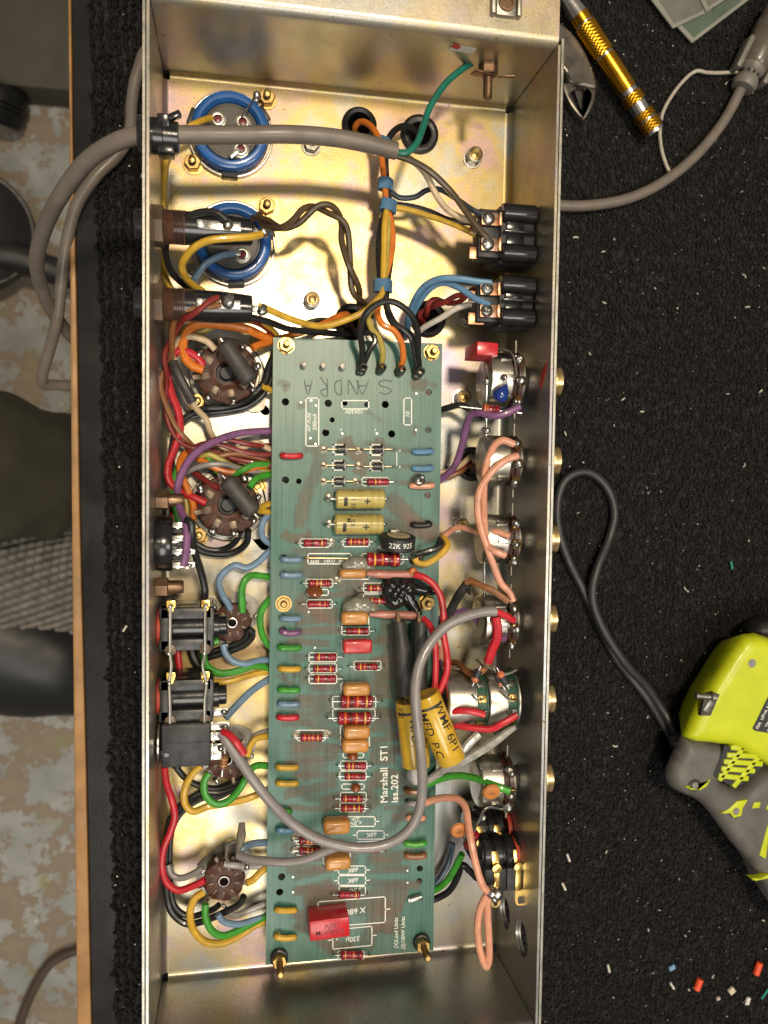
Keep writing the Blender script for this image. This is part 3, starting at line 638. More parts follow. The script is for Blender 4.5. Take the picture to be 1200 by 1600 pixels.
rocker(430, 507, 'lower black rocker switch with two pale blue wires soldered on')
# ---------------- potentiometers along the front wall
POTCAN = mat('pot_can_metal', (.50, .47, .41), .34, 1, .25, 200, .15, grime=(.28, .25, .2))
WAFER = mat('brown_wafer', (.045, .014, .012), .45, 0, .35, 300, .2)
KNOBM = mat('black_knob', (.014, .014, .014), .4, 0, .2)
KBR = mat('turned_brass', (.74, .54, .26), .26, 1, .2, 300, .1)
PG = 'control potentiometers along the front wall'
def knob(par, yc, z, x=203.4):
    q = MB(); q.lathe([(0, 8.2), (1, 8.8), (13, 8.4), (13.2, 8)], (x, yc, z), (1, 0, 0), 36); k = q.build('knob', KNOBM, par)
    q = MB(); q.lathe([(12.2, 8.4), (12.4, 9.1), (13.8, 9.2), (14.0, 8.9), (14.8, 8.9), (15, 9.2), (17.4, 9.1), (17.8, 8.5), (17.8, .1)], (x, yc, z), (1, 0, 0), 40); q.build('brass_cap', KBR, k)
def pot(yk, ycan, label, R_=14.0, x0=176.0, z=33.0, seed=0):
    yc = P(795, ycan, z)[1]; t = thing('potentiometer', label, 'potentiometer', (200, yc, z), PG); ax = V(1, 0, 0); c = V(x0, yc, z); random.seed(100+seed)
    q = MB(); q.lathe([(0, .1), (0, R_*.93), (.5, R_*.985), (1.2, R_), (12.2, R_), (12.4, R_*.97)], c, ax, 44); can = q.build('can', POTCAN, t)
    q = MB(); q.lathe([(0, R_*.72), (-.35, R_*.70), (-.35, .1)], c, ax, 36); q.build('pressed_back', POTCAN, can)
    q = MB(); q.lathe([(12.5, R_*.90), (15.6, R_*.90)], c, ax, 36); q.lathe([(15.6, R_*1.02), (18, R_*1.04)], c, ax, 36); q.build('wafer', WAFER, t)
    q = MB(); q.lathe([(18.1, R_*.98), (19.2, R_*.98), (19.4, R_*.6), (24, R_*.5)], c, ax, 36); q.build('front_plate', DULL, t)
    for k in range(3):        # crimp tabs from can over the wafer
        a = pi/2+(k-1)*.78; d = V(0, math.cos(a), math.sin(a)); u = rotx(a-pi/2)
        q = MB(); q.box(c+d*(R_+.35)+V(9.5, 0, 0), (7, 3.2, .9), .25, u); q.build('crimp_tab', STEEL, can)
    for k in range(3):        # solder lugs
        a = pi/2+(k-1)*.72+.12; d = V(0, math.cos(a), math.sin(a)); u = rotx(a-pi/2)
        q = MB(); q.box(c+d*(R_*1.02)+V(16.3, 0, 0), (4.4, 4.6, 4.5), .5, u); o = q.build('solder_lug', BRASS, t)
        q = MB(); blob(q, c+d*(R_*1.17)+V(15.6, 0, 0), 2.4, 3); q.build('solder_blob', SOLDER, o)
    for s_ in (1, -1):
        q = MB(); q.tube([c+V(17, s_*(R_-1), 4), c+V(17, s_*(R_+6.5), 4)], .7, 6, 0); q.build('locating_pin', DULL, t)
    knob(t, P(868, yk, 30)[1], 30.0); return t, c
def rotx(a): return _R(a, 0)
p1, pc1 = pot(597, 595, 'potentiometer with a blue bead capacitor and red box capacitor soldered to it', 15.2, seed=1)
p2, pc2 = pot(720, 720, 'potentiometer beside the lone round grommet, two salmon wires on its lugs', 14.0, seed=2)
p3, pc3 = pot(841, 842, 'potentiometer third from the top, salmon wires on its lower lugs', 13.8, seed=3)
p4, pc4 = pot(965, 968, 'potentiometer where the thick grey screened cable ends in a red core', 14.4, seed=4)
p6, pc6 = pot(1212, 1216, 'potentiometer with an orange disc capacitor and one green wire', 14.4, seed=6)
# dual gang potentiometer
yc = P(770, 1090, 33)[1]; t = thing('dual_potentiometer', 'long two gang potentiometer with green wafers and red wires', 'potentiometer', (200, yc, 33), PG); c = V(155, yc, 33); ax = V(1, 0, 0)
GREENW = mat('green_wafer', (.03, .09, .055), .4, 0, .25, 300, .1)
for x0, x1 in ((0, 16), (23, 33.5)):
    q = MB(); q.lathe([(x0, .1), (x0, 15.6), (x0+.6, 16.4), (x0+1.4, 16.7), (x1-.6, 16.7), (x1-.5, 17.1), (x1, 17.1), (x1, .1)], c, ax, 48); q.build('can', POTCAN, t)
    q = MB(); q.lathe([(x1+.1, 15.4), (x1+5.8, 15.4), (x1+5.9, 16.4), (x1+6.6, 16.4), (x1+6.7, .1)], c, ax, 44); q.build('wafer', GREENW, t)
    for k in range(4):
        a = pi/2+(k-1.5)*.5; d = V(0, math.cos(a), math.sin(a)); q = MB(); q.box(c+d*16.2+V(x1+3.2, 0, 0), (4.6, 4.0, 1.6), .3, rotx(a-pi/2)); q.box(c+d*17+V(x1+1, 0, 0), (2, 2.6, 2.6), .3, rotx(a-pi/2)); q.build('solder_lug', BRASS if k % 2 else SOLDER, t)
q = MB(); q.lathe([(40.2, 16.8), (41, 17), (41.2, 12), (45, 8)], c, ax, 40); q.build('front_plate', DULL, t)
knob(t, P(865, 1089, 30)[1], 30.0)
def diode_bead(px0, px1, z, label, par=None):
    a, b_ = P(*px0, z), P(*px1, z); ax_ = nrm(b_-a); l = np.linalg.norm(b_-a); r = 2.1
    t2 = thing('clamp_diode', label, 'diode', a, 'small clipped-on diodes over the two gang potentiometer')
    q = MB(); q.lathe([(l*.22, .1), (l*.22, r), (l*.58, r), (l*.58, .1)], a, ax_, 12); q.build('body', BLACKM, t2)
    q = MB(); q.lathe([(l*.58, r*.9), (l*.72, r), (l*.80, r*.6), (l*.84, .1)], a, ax_, 12); q.build('glass_end', mat('orange_glass', (.55, .16, .07), .15, 0, .2, coat=.5), t2)
    q = MB(); q.tube([a, a+ax_*l*.25], .45, 6, 0); q.tube([a+ax_*l*.8, b_], .45, 6, 0); q.build('lead', SOLDER, t2)
diode_bead((751, 1041), (738, 1072), 53, 'small black diode standing over the nearer can of the two gang potentiometer')
diode_bead((772, 1045), (789, 1078), 53, 'left one of two slanted black diodes by the front wall')
diode_bead((795, 1076), (776, 1043), 56, 'right one of two slanted black diodes by the front wall')
q = MB(); q.tube([P(744, 1030, 45), P(752, 1038, 50), P(757, 1040, 52), P(768, 1045, 53), P(775, 1048, 52)], .5, 6); q.tube([P(780, 1050, 50), P(792, 1053, 52), P(808, 1047, 54)], .7, 6); q.tube([P(740, 1085, 52), P(748, 1093, 52), P(755, 1092, 50)], .6, 6); q.tube([P(786, 1080, 53), P(797, 1092, 52), P(806, 1093, 50)], .6, 6)
tag(q.build('component_leads', SOLDER, kind='stuff'), 'bare twisted leads joining the small diodes on the two gang potentiometer', 'wire')
# bare bus wire along the pot backs
q = MB(); bx = [P(761, 596, 42), P(760, 640, 38), P(760, 672, 36), P(759, 730, 36), P(757, 830, 36), P(757, 900, 36), P(757, 950, 36)]; q.tube(bx, .75, 7)
for z_ in (bx[0], bx[2], bx[4], bx[6]): blob(q, z_, 1.9, 3)
tag(q.build('bus_wire', SOLDER), 'long bare earth wire soldered down the backs of the upper potentiometers', 'wire')
q = MB(); q.tube([P(748, 1165, 30), P(750, 1190, 40), P(753, 1208, 42), P(758, 1225, 40)], .6, 6); q.tube([P(765, 1140, 36), P(775, 1150, 30), P(772, 1175, 34)], .5, 6); tag(q.build('bus_wire', SOLDER), 'short bare wire reaching the lowest potentiometer from the two gang one', 'wire')
# parts hanging on the first pot
RED = mat('red_box_cap', (.50, .012, .022), .3, 0, .12, 200, .05, coat=.2)
def boxcap(name, corners, z0, z1, mat_, par=None, bev=.7):
    q = MB(); q.plate(corners, t=z1-z0, z=z0, bev=bev, bseg=2); return q.build(name, mat_, par, org=(*corners[0], z0))
cs = [tuple(P(x, y, 56)[:2]) for x, y in ((746, 533), (779, 536), (778, 556), (745, 554))]
t = thing('box_capacitor', 'bright red box capacitor beside the topmost potentiometer', 'capacitor', (*cs[0], 24))
q = MB(); q.plate(cs[::-1], t=23, z=33, bev=.6, bseg=2); bb = q.build('body', RED, t)
bb.rotation_euler = (0, 0, 0)
q = MB(); q.tube([P(780, 545, 44), P(795, 548, 48), P(803, 558, 50), P(808, 585, 50)], .5, 6); q.tube([P(762, 556, 36), P(757, 570, 38), P(761, 590, 40), P(764, 600, 42)], .5, 6); q.build('lead', SOLDER, t)
t = thing('bead_capacitor', 'glossy dark blue bead capacitor on the back of the topmost potentiometer', 'capacitor', P(785, 615, 50))
a, b_ = P(776, 627, 48), P(792, 601, 50); ax_ = nrm(b_-a); l = np.linalg.norm(b_-a)
q = MB(); q.lathe([(0, .1), (l*.06, 2.6), (l*.2, 3.9), (l*.42, 4.3), (l*.7, 3.1), (l*.9, 1.4), (l, .6)], a, ax_, 18); q.build('body', mat('blue_epoxy', (.01, .035, .22), .15, 0, .2, 200, .05, coat=.5), t)
q = MB(); q.tube([b_, P(790, 592, 51), P(785, 585, 50)], .5, 6); blob(q, P(787, 588, 50), 1.9, 3); q.build('lead', SOLDER, t)
t = thing('resistor', 'banded maroon resistor lying under the topmost potentiometer over the purple wire', 'resistor', P(768, 641, 46))
carbon(t, 'body', P(753, 639, 44), P(781, 642, 46), 3.0, [(.16, 'y'), (.3, 'o'), (.5, 'v'), (.66, 'k')], leadlen=12, kink=False)
t = thing('disc_capacitor', 'orange disc capacitor on the lowest potentiometer beside the green wire', 'capacitor', P(770, 1238, 46))
ORD = mat('orange_ceramic', (.52, .19, .05), .35, 0, .12, 200, .08, coat=.2)
def disc(par, pc, r, z, tilt, mat_, th=3.0, text=None, name='body', yaw=0.0):
    c = P(*pc, z); Rr = rotz(yaw) @ _R(tilt, 0)
    q = MB(); n_v = Rr @ V(0, 0, 1); q.lathe([(-th/2, .1), (-th/2, r*.55), (-th*.36, r*.88), (0, r), (th*.36, r*.88), (th/2, r*.55), (th/2, .1)], c, n_v, 26); o = q.build(name, mat_, par)
    if text:
        q = text_mb(text, 3.4); q2 = MB(); q2.flat = True; q2.add((q.v[0]+V(0, 0, 0)) @ (Rr @ rotz(-.4)).T+c+n_v*(th/2+.06), q.f); q2.build('lettering', BLACKINK, o)
    return o, c
o, c_ = disc(t, (768, 1237), 5.0, 50, .35, ORD, text='.01')
q = MB(); q.tube([P(777, 1249, 49), P(785, 1258, 46), P(792, 1263, 44)], .55, 6); q.tube([P(783, 1243, 50), P(788, 1240, 51)], .6, 6); blob(q, P(791, 1265, 44), 2, 3); q.build('lead', SOLDER, t)
# ---------------- input jacks on the front wall
CONT = GOLD
def input_jack(x0, x1, y0, y1, zt, label, lug):
    ya, yb = P((x0+x1)/2, y0, zt)[1], P((x0+x1)/2, y1, zt)[1]; xa, xb = P(x0, y0, zt)[0], P(x1, y0, zt)[0]; yc = (ya+yb)/2; hy = abs(ya-yb)/2; t = thing('input_jack', label, 'jack socket', (199, yc, zt-10), 'moulded input jack sockets on the front wall')
    q = MB(); q.lathe([(0, 9.5), (2.2, 9.5)], (197.4, yc+2, zt-8), (1, 0, 0), 24); q.build('fibre_washer', REDW, t)
    w_ = (xb-xa); n = 4
    for k in range(n):          # ribs of the moulding
        q = MB(); xx = xa+w_*(k+.5)/n; q.lathe([(-w_*.095, 10), (-w_*.07, 10.6), (w_*.07, 10.6), (w_*.095, 10)], (xx, yc+2.5, zt-10), (1, 0, 0), 22); q.build('rib', BLACKP, t)
    q = MB(); q.lathe([(0, 8.8), (w_, 8.8)], (xa, yc+2.5, zt-10), (1, 0, 0), 22); q.build('barrel', BLACKP, t)
    for k in range(2):
        q = MB(); q.box((xa+w_*(.26+.5*k), yc-hy+4.6, zt-5), (w_*.485, 13, 15), .5); q.build('block', BLACKM, t)
        q = MB(); xx = xa+w_*(.27+.5*k); q.box((xx, yc+3, zt+.6), (4.2, 9, .8), .2, _R(-.35, 0)); q.box((xx, yc-hy+4, zt+2.9), (3.4, 11.5, .8), .2); q.lathe([(0, 2.8), (1, 2.6), (1.4, .1)], (xx, yc-.8, zt+2.6), (0, 0, 1), 14)
        if lug: q.plate(slot((xx+1.5*k, yc-hy-4.5), 13, 5.6, pi/2), [slot((xx+1.5*k, yc-hy-7.8), 4.6, 2.6, pi/2)], t=.8, z=zt+1.2)
        q.build('contact', CONT, t)
    return t
input_jack(734, 790, 1285, 1335, 30, 'rear input jack socket half hidden beneath the front one', False)
input_jack(756, 824, 1315, 1384, 44, 'front input jack socket with gilt contacts and a free lug', True)
t = thing('disc_capacitor', 'orange disc capacitor lying left of the input jack sockets', 'capacitor', P(719, 1300, 44))
disc(t, (717, 1297), 4.8, 44, .3, ORD, text='22'); q = MB(); q.tube([P(727, 1310, 43), P(733, 1323, 40), P(740, 1345, 36), P(746, 1365, 34)], .55, 6); q.build('lead', SOLDER, t)
t = thing('resistor', 'short maroon resistor standing among the input jack sockets', 'resistor', P(738, 1306, 44)); carbon(t, 'body', P(731, 1322, 40), P(741, 1300, 46), 3.2, [(.4, 'k'), (.6, 'r')], leadlen=3, kink=False)
q = MB(); q.tube([P(740, 1297, 46), P(750, 1280, 48), P(757, 1266, 46), P(768, 1262, 44), P(790, 1265, 42)], .8, 7); blob(q, P(756, 1279, 47), 1.7, 3); tag(q.build('bus_wire', SOLDER), 'bare wire curving from the lowest potentiometer down to the input jacks', 'wire')
# ================================================================ circuit board
ZT = 16.6
def B(x, y, h=0.0): return P(x, y, ZT+h)
def b2(x, y): return tuple(B(x, y)[:2])
m, t, b = nt('board_laminate'); tc = N(t, 'ShaderNodeTexCoord').outputs['Object']
sep = N(t, 'ShaderNodeSeparateXYZ'); t.links.new(tc, sep.inputs[0])
base = ramp(t, noise(t, 26, 4, .6, tc), [(.3, (.026, .108, .078)), (.5, (.046, .138, .104)), (.7, (.098, .164, .134))])
weave = ramp(t, noise(t, 900, 2, .5, tc, (1.6, .03, 1)), [(.32, (.78,)*3), (.68, (1.24,)*3)])
mm = N(t, 'ShaderNodeMix'); mm.data_type = 'RGBA'; mm.blend_type = 'MULTIPLY'; mm.inputs[0].default_value = 1
t.links.new(base, mm.inputs[6]); t.links.new(weave, mm.inputs[7])
c = mixc(t, ramp(t, noise(t, 300, 3, .6, tc), [(.69, (0, 0, 0)), (.74, (.6,)*3)]), mm.outputs[2], (.17, .20, .16))
t.links.new(c, b.inputs['Base Color']); b.inputs['Roughness'].default_value = .36; b.inputs['Specular IOR Level'].default_value = .5
bp = N(t, 'ShaderNodeBump'); bp.inputs['Strength'].default_value = .12; bp.inputs['Distance'].default_value = .0002
t.links.new(noise(t, 900, 2, .5, tc, (1.6, .03, 1)), bp.inputs['Height']); t.links.new(bp.outputs[0], b.inputs['Normal']); BOARDM = m
m, t, b = nt('copper_under_mask'); at_ = N(t, 'ShaderNodeAttribute'); at_.attribute_name = 'fade'; tc = N(t, 'ShaderNodeTexCoord').outputs['Object']
c = ramp(t, noise(t, 60, 4, .6, tc), [(.3, (.135, .125, .090)), (.55, (.195, .150, .108)), (.75, (.255, .125, .085))])
weave = ramp(t, noise(t, 900, 2, .5, tc, (1.6, .03, 1)), [(.32, (.80,)*3), (.68, (1.20,)*3)])
mm = N(t, 'ShaderNodeMix'); mm.data_type = 'RGBA'; mm.blend_type = 'MULTIPLY'; mm.inputs[0].default_value = 1
t.links.new(c, mm.inputs[6]); t.links.new(weave, mm.inputs[7]); t.links.new(mm.outputs[2], b.inputs['Base Color'])
b.inputs['Roughness'].default_value = .42; b.inputs['Specular IOR Level'].default_value = .35
ml = N(t, 'ShaderNodeMath', operation='MULTIPLY'); t.links.new(at_.outputs['Fac'], ml.inputs[0])
t.links.new(ramp(t, noise(t, 45, 4, .65, tc), [(.25, (.38,)*3), (.6, (.80,)*3)]), ml.inputs[1]); t.links.new(ml.outputs[0], b.inputs['Alpha']); TRACEM = m
pcb = thing('circuit_board', 'long green amplifier circuit board packed with maroon resistors and lettering', 'circuit board', (*b2(556, 1000), 15.0))
HO = [(446, 628, 2.1), (513, 630, 2.1), (509, 676, 2.1), (602, 632, 2.1), (612, 678, 2.1), (670, 613, 1.9), (669, 672, 1.9), (446, 750, 2.1), (467, 752, 1.6), (668, 774, 1.9), (539, 630, 1.5), (573, 632, 1.5),
      (440, 1370, 2.1), (437, 1394, 2.1), (656, 1357, 1.9), (655, 1377, 1.9), (443, 712, 2), (443, 872, 2), (443, 897, 2), (442, 965, 2), (442, 985, 2), (439, 1011, 2), (440, 1045, 2), (438, 1077, 2), (438, 1099, 2), (437, 1120, 2),
      (436, 1198, 2), (436, 1223, 2), (435, 1266, 2), (436, 1296, 2), (434, 1421, 2), (433, 1461, 2), (672, 704, 1.8), (672, 730, 1.8), (669, 817, 1.8), (661, 1233, 1.8), (661, 1315, 1.8), (661, 1334, 1.8), (519, 656, 1.5)]
mb = MB(); mb.plate([b2(427, 527), b2(691, 537), b2(677, 1485), b2(415, 1508)], [circ(b2(x, y), r, 12) for x, y, r in HO], t=1.6, z=15.0)
mb.build('laminate', BOARDM, pcb, 20)
# copper pattern showing through the mask: soft ribbons on the laminate
tv, tf, ta = [], [], []
TRK = [0]
def trace(pts, wpx, a=1.0):
    TRK[0] += 1
    q = spline([(*b2(x, y), 0) for x, y in pts], 5)[:, :2]; n = len(q); tg = np.gradient(q, axis=0); w_ = wpx/2.73/2; o0 = len(tv)
    for i in range(n):
        d = nrm(tg[i]); nn = V(-d[1], d[0]); e = min(i, n-1-i); fe = 0 if e == 0 else 1; jit = 1+.12*math.sin(i*2.3+wpx)
        for s_, f_ in ((-1.45, 0), (-.7, 1), (.7, 1), (1.45, 0)): tv.append((*(q[i]+nn*w_*s_*jit), ZT+.012+.0006*TRK[0])); ta.append(f_*fe*a)
    for i in range(n-1):
        for k in range(3): tf.append((o0+i*4+k, o0+i*4+k+1, o0+i*4+4+k+1, o0+i*4+4+k))
TR = [([(640, 603), (655, 600), (668, 606)], 16, .8), ([(432, 596), (450, 602), (440, 610)], 9, .45), ([(672, 600), (684, 604)], 8, .5), ([(470, 628), (474, 640)], 14, .6), ([(645, 672), (652, 674)], 14, .6),
 ([(536, 682), (548, 705), (566, 716), (560, 745)], 18, .9), ([(592, 682), (592, 706), (585, 730)], 15, .8), ([(476, 694), (500, 708), (495, 735), (478, 775), (466, 830)], 18, .5), ([(440, 832), (462, 842), (490, 835)], 12, .8), ([(620, 754), (650, 755)], 8, .6),
 ([(604, 775), (625, 795), (645, 815), (672, 832), (686, 822)], 24, .8), ([(596, 812), (640, 832), (684, 842)], 14, .6), ([(560, 690), (640, 704)], 8, .4),
 ([(468, 880), (510, 890), (556, 912), (570, 930), (540, 952)], 34, .8), ([(455, 942), (500, 955), (530, 962)], 20, .8), ([(462, 988), (500, 985), (545, 985)], 11, .7), ([(590, 985), (620, 1005), (608, 1040), (590, 1075)], 30, .7),
 ([(450, 1052), (478, 1052), (500, 1075)], 14, .6), ([(432, 1052), (446, 1066), (440, 1050), (456, 1068), (462, 1050)], 4, .7), ([(480, 1074), (540, 1072), (620, 1078)], 15, .7), ([(450, 1096), (500, 1102), (545, 1106)], 16, .7), ([(575, 1115), (610, 1112), (650, 1118)], 11, .6), ([(470, 1122), (500, 1140), (560, 1140), (645, 1132)], 11, .6),
 ([(575, 1158), (610, 1154), (650, 1150)], 10, .6), ([(575, 1178), (610, 1175), (645, 1168)], 10, .6), ([(505, 1172), (530, 1176)], 20, .9), ([(475, 1150), (480, 1185), (500, 1210)], 44, .6), ([(440, 1242), (490, 1232), (530, 1222)], 14, .7), ([(570, 1225), (610, 1222), (648, 1234)], 16, .6),
 ([(500, 1262), (530, 1250), (560, 1262), (590, 1240)], 26, .6), ([(610, 1280), (635, 1274), (668, 1284)], 16, .8), ([(440, 1330), (480, 1318), (520, 1322), (560, 1332)], 20, .7), ([(570, 1345), (610, 1338), (655, 1334)], 16, .6),
 ([(455, 1370), (500, 1360), (530, 1346), (560, 1350)], 12, .7), ([(575, 1362), (610, 1360), (642, 1360)], 8, .7), ([(455, 1394), (500, 1384), (520, 1376)], 12, .7), ([(570, 1378), (610, 1380), (642, 1379)], 10, .7),
 ([(470, 1410), (510, 1400), (560, 1410), (610, 1398), (638, 1402)], 34, .8), ([(460, 1440), (490, 1450), (520, 1480), (560, 1480)], 22, .7), ([(570, 1432), (600, 1432), (620, 1420)], 46, .75), ([(560, 1466), (590, 1470)], 30, .6), ([(570, 640), (600, 660)], 6, .3), ([(610, 704), (646, 705)], 6, .5), ([(612, 728), (646, 729)], 6, .5)]
for y_ in (860, 925, 972, 1003, 1030, 1060, 1088, 1112, 1128, 1148, 1166, 1190, 1212, 1246, 1262, 1342, 1356, 1386, 1424, 1450):
    x_ = random.uniform(436, 470); TR.append(([(x_, y_+random.uniform(-5, 5)), (x_+random.uniform(30, 60), y_+random.uniform(-6, 6)), (x_+random.uniform(70, 110), y_+random.uniform(-7, 7))], random.uniform(7, 13), random.uniform(.45, .85)))
    x_ = random.uniform(572, 600); TR.append(([(x_, y_+random.uniform(-5, 5)), (x_+25, y_+random.uniform(-6, 6)), (x_+random.uniform(45, 62), y_+random.uniform(-6, 6))], random.uniform(7, 13), random.uniform(.45, .85)))
for a in TR: trace(*a)
me = bpy.data.meshes.new('copper_pattern'); me.from_pydata(((np.array(tv)-ORG[pcb.name])*S).tolist(), [], tf); at_ = me.attributes.new('fade', 'FLOAT', 'POINT'); at_.data.foreach_set('value', ta); me.materials.append(TRACEM)
ob = bpy.data.objects.new('copper_pattern', me); COL.objects.link(ob); ob.parent = pcb; ob['kind'] = 'stuff'
# ---------------- white printing
ZI = ZT+.11
def outline(x0, y0, x1, y1, th=.62, legs=False, gap=0, part=''):
    """printed component frame; part leaves out sides (letters l r t b)"""
    A, B_, C_, D = b2(x0, y0), b2(x1, y0), b2(x1, y1), b2(x0, y1); q = MB(); q.flat = True
    def seg(p, r, w_=th):
        p, r = np.array(p), np.array(r); d = nrm(r-p); n = V(-d[1], d[0])*w_/2; p = p-d*w_/2; r = r+d*w_/2
        q.add([(*(p+n), ZI), (*(r+n), ZI), (*(r-n), ZI), (*(p-n), ZI)], [(0, 1, 2, 3)])
    for k, (p, r) in zip('trbl', ((A, B_), (B_, C_), (C_, D), (D, A))):
        if k not in part: seg(p, r)
    if legs:
        ml = (np.array(D)+A)/2; mr = (np.array(B_)+C_)/2; seg(ml, ml+V(-2.2, 0)); seg(mr, mr+V(2.2, 0))
    q.build('printed_frame', WHITEINK, pcb)
def printed(s, x, y, hpx, rot=0, shear=0.0, bold=0.035, space=1.0, name='printed_lettering', mat_=None):
    sz = hpx/2.73/.70; q = text_mb(s, sz, bold=bold, shear=shear, space=space); v = q.v[0] @ rotz(math.radians(rot)).T+np.array((*b2(x, y), ZI))
    q2 = MB(); q2.flat = True; q2.add(v, q.f); return q2.build(name, mat_ or WHITEINK, pcb)
outline(478, 622, 498, 697); printed('NT FUSE', 483, 660, 5.2, 90, .25); printed('500mA', 492, 660, 6, 90, .25)
outline(534, 626, 576, 639); printed('10A50V', 554, 643, 6, 180, .2)
outline(631, 622, 643, 664, legs=False); printed('10', 637, 648, 6.5, 90, .15)
for x, y in ((533, 672), (587, 672), (625, 705), (625, 730)): printed('s', x, y, 5, 180, .2)
for x0, y0, x1, y1 in ((521, 695, 538, 710), (579, 695, 596, 711), (520, 720, 537, 734), (579, 720, 596, 735), (520, 746, 537, 759)): 
    outline(x0, y0, x1, y1, 1.0)
q = MB(); q.flat = True; p = np.array([b2(619.4, 706), b2(620.6, 706), b2(620.6, 728), b2(619.4, 728)]); q.add(np.column_stack([p, np.full(4, ZI)]), [(3, 2, 1, 0)]); q.build('printed_line', WHITEINK, pcb)
outline(565.5, 746, 607, 759); outline(469, 842, 515, 855); outline(536, 842, 577, 854); outline(606, 828, 623, 840, part='b'); outline(481, 865, 549, 881); printed('610K  (1W)', 526, 876, 5.5, 180, .2); printed('50W', 492, 877, 5, 180, .2); printed('MIN', 595, 855, 4.5, 180, .2)
outline(565, 865, 630, 881); outline(532, 888, 577, 905, part='t'); outline(478, 905, 520, 917); outline(480, 921, 513, 930); outline(480, 937, 519, 950); outline(568, 911, 600, 925, part='r'); outline(568, 928, 600, 944, part='r')
outline(535, 947, 576, 977); outline(534, 977, 577, 992); outline(534, 999, 577, 1018); outline(483, 1020, 526, 1034); outline(483, 1037, 526, 1051); outline(483, 1054, 526, 1068); outline(553, 1033, 595, 1047)
outline(533, 1067, 575, 1086); outline(520, 1088, 587, 1107); outline(520, 1108, 586, 1126); outline(532, 1134, 577, 1149); outline(532, 1150, 577, 1167); outline(536, 1176, 568, 1184); outline(464, 1141, 508, 1157)
outline(532, 1189, 573, 1203); outline(531, 1205, 572, 1219); outline(534, 1225, 569, 1233); outline(532, 1238, 572, 1253); outline(531, 1254, 571, 1268)
outline(516, 1276, 586, 1291, legs=True); printed('22n', 556, 1280, 6, 184, .2); printed('x 2n2', 556, 1286.5, 6, 184, .2)
outline(558, 1298, 600, 1311, legs=True); printed('68K', 581, 1304, 7, 183, .25)
q = MB(); q.flat = True; p = np.array([b2(558, 1314.4), b2(600, 1313), b2(600, 1314.4), b2(558, 1315.8)]); q.add(np.column_stack([p, np.full(4, ZI)]), [(3, 2, 1, 0)]); q.build('printed_line', WHITEINK, pcb)
outline(463, 1305, 506, 1319); outline(462, 1323, 505, 1336); outline(505, 1331, 547, 1350); outline(529, 1353, 571, 1366, legs=True); outline(529, 1368, 571, 1383, legs=True); printed('68K', 552, 1359, 7, 183, .25); printed('68K', 552, 1375, 7, 183, .25)
outline(530, 1385, 571, 1398); printed('x 2N2', 555, 1390, 5, 184, .2)
A_ = [(497, 1409), (602, 1401), (602, 1441), (497, 1449)]; 
def polyframe(pp, th=.62, legs=True):
    q = MB(); q.flat = True; w = [np.array(b2(*p)) for p in pp]
    segs = [(w[i], w[(i+1) % 4]) for i in range(4)]
    if legs: ml = (w[0]+w[3])/2; mr = (w[1]+w[2])/2; segs += [(ml, ml+V(-2.6, -.2)), (mr, mr+V(2.6, .2))]
    for p, r in segs:
        d = nrm(r-p); n = V(-d[1], d[0])*th/2; p = p-d*th/2; r = r+d*th/2; q.add([(*(p+n), ZI), (*(r+n), ZI), (*(r-n), ZI), (*(p-n), ZI)], [(0, 1, 2, 3)])
    q.build('printed_frame', WHITEINK, pcb)
polyframe(A_); printed('X 680', 556, 1423, 9, 184, .1)
polyframe([(520, 1453), (581, 1447), (581, 1477), (520, 1483)]); printed('330\u00b5', 552, 1467, 8, 184, .2); printed('+', 526.5, 1468, 6, 4)
outline(528, 1486, 569, 1498)
printed('Marshall  ST1', 600.5, 1209, 11.5, 91, 0, .13, 1.04); printed('iss.202', 617, 1232, 11, 91, 0, .13, 1.06)
printed('(X)Lead Units', 619, 1458, 6.2, 91, .2); printed('(S)100W Units', 630, 1458, 6.2, 91, .2)
# pen handwriting, upside down on the board
PENINK = mat('grey_pen', (.048, .078, .062), .5, 0, .1)
ST = {'S': [[(.9, .85), (.5, 1), (.1, .8), (.3, .55), (.8, .42), (.9, .15), (.5, 0), (.05, .1)]], 'A': [[(0, 0), (.5, 1), (.9, .0)], [(.2, .4), (.75, .4)]], 'H': [[(.1, 0), (.1, 1)], [(.0, .5), (.9, .45)], [(.85, 0), (.95, 1)]],
      'N': [[(0, 0), (.1, 1), (.85, 0), (.9, 1)]], 'D': [[(.1, 0), (.1, 1), (.7, .9), (.9, .5), (.7, .1), (.05, 0)]], 'R': [[(.1, -.1), (.1, 1), (.7, .95), (.8, .65), (.1, .5), (.9, -.2)]]}
for ch_, xc, wpx in (('S', 602, 23), ('A', 566, 20), ('N', 551, 17), ('D', 528, 13), ('R', 506, 13), ('A', 481, 14)):
    q = MB()
    for st in ST[ch_]:
        pts = [B(xc+wpx/2-u*wpx, 594+v*(22 if ch_ != 'R' else 24), .06) for u, v in st]; pp = spline(pts, 4)
        for i in range(len(pp)-1):
            d = nrm(pp[i+1]-pp[i]); n = V(-d[1], d[0], 0)*.34; q.add([pp[i]+n, pp[i+1]+n+d*.1, pp[i+1]-n+d*.1, pp[i]-n], [(0, 3, 2, 1)])
    q.flat = True
    q.v = [x+V(0, 0, .002*k) for k, x in enumerate(q.v)]
    q.build('handwritten_letter', PENINK, pcb)
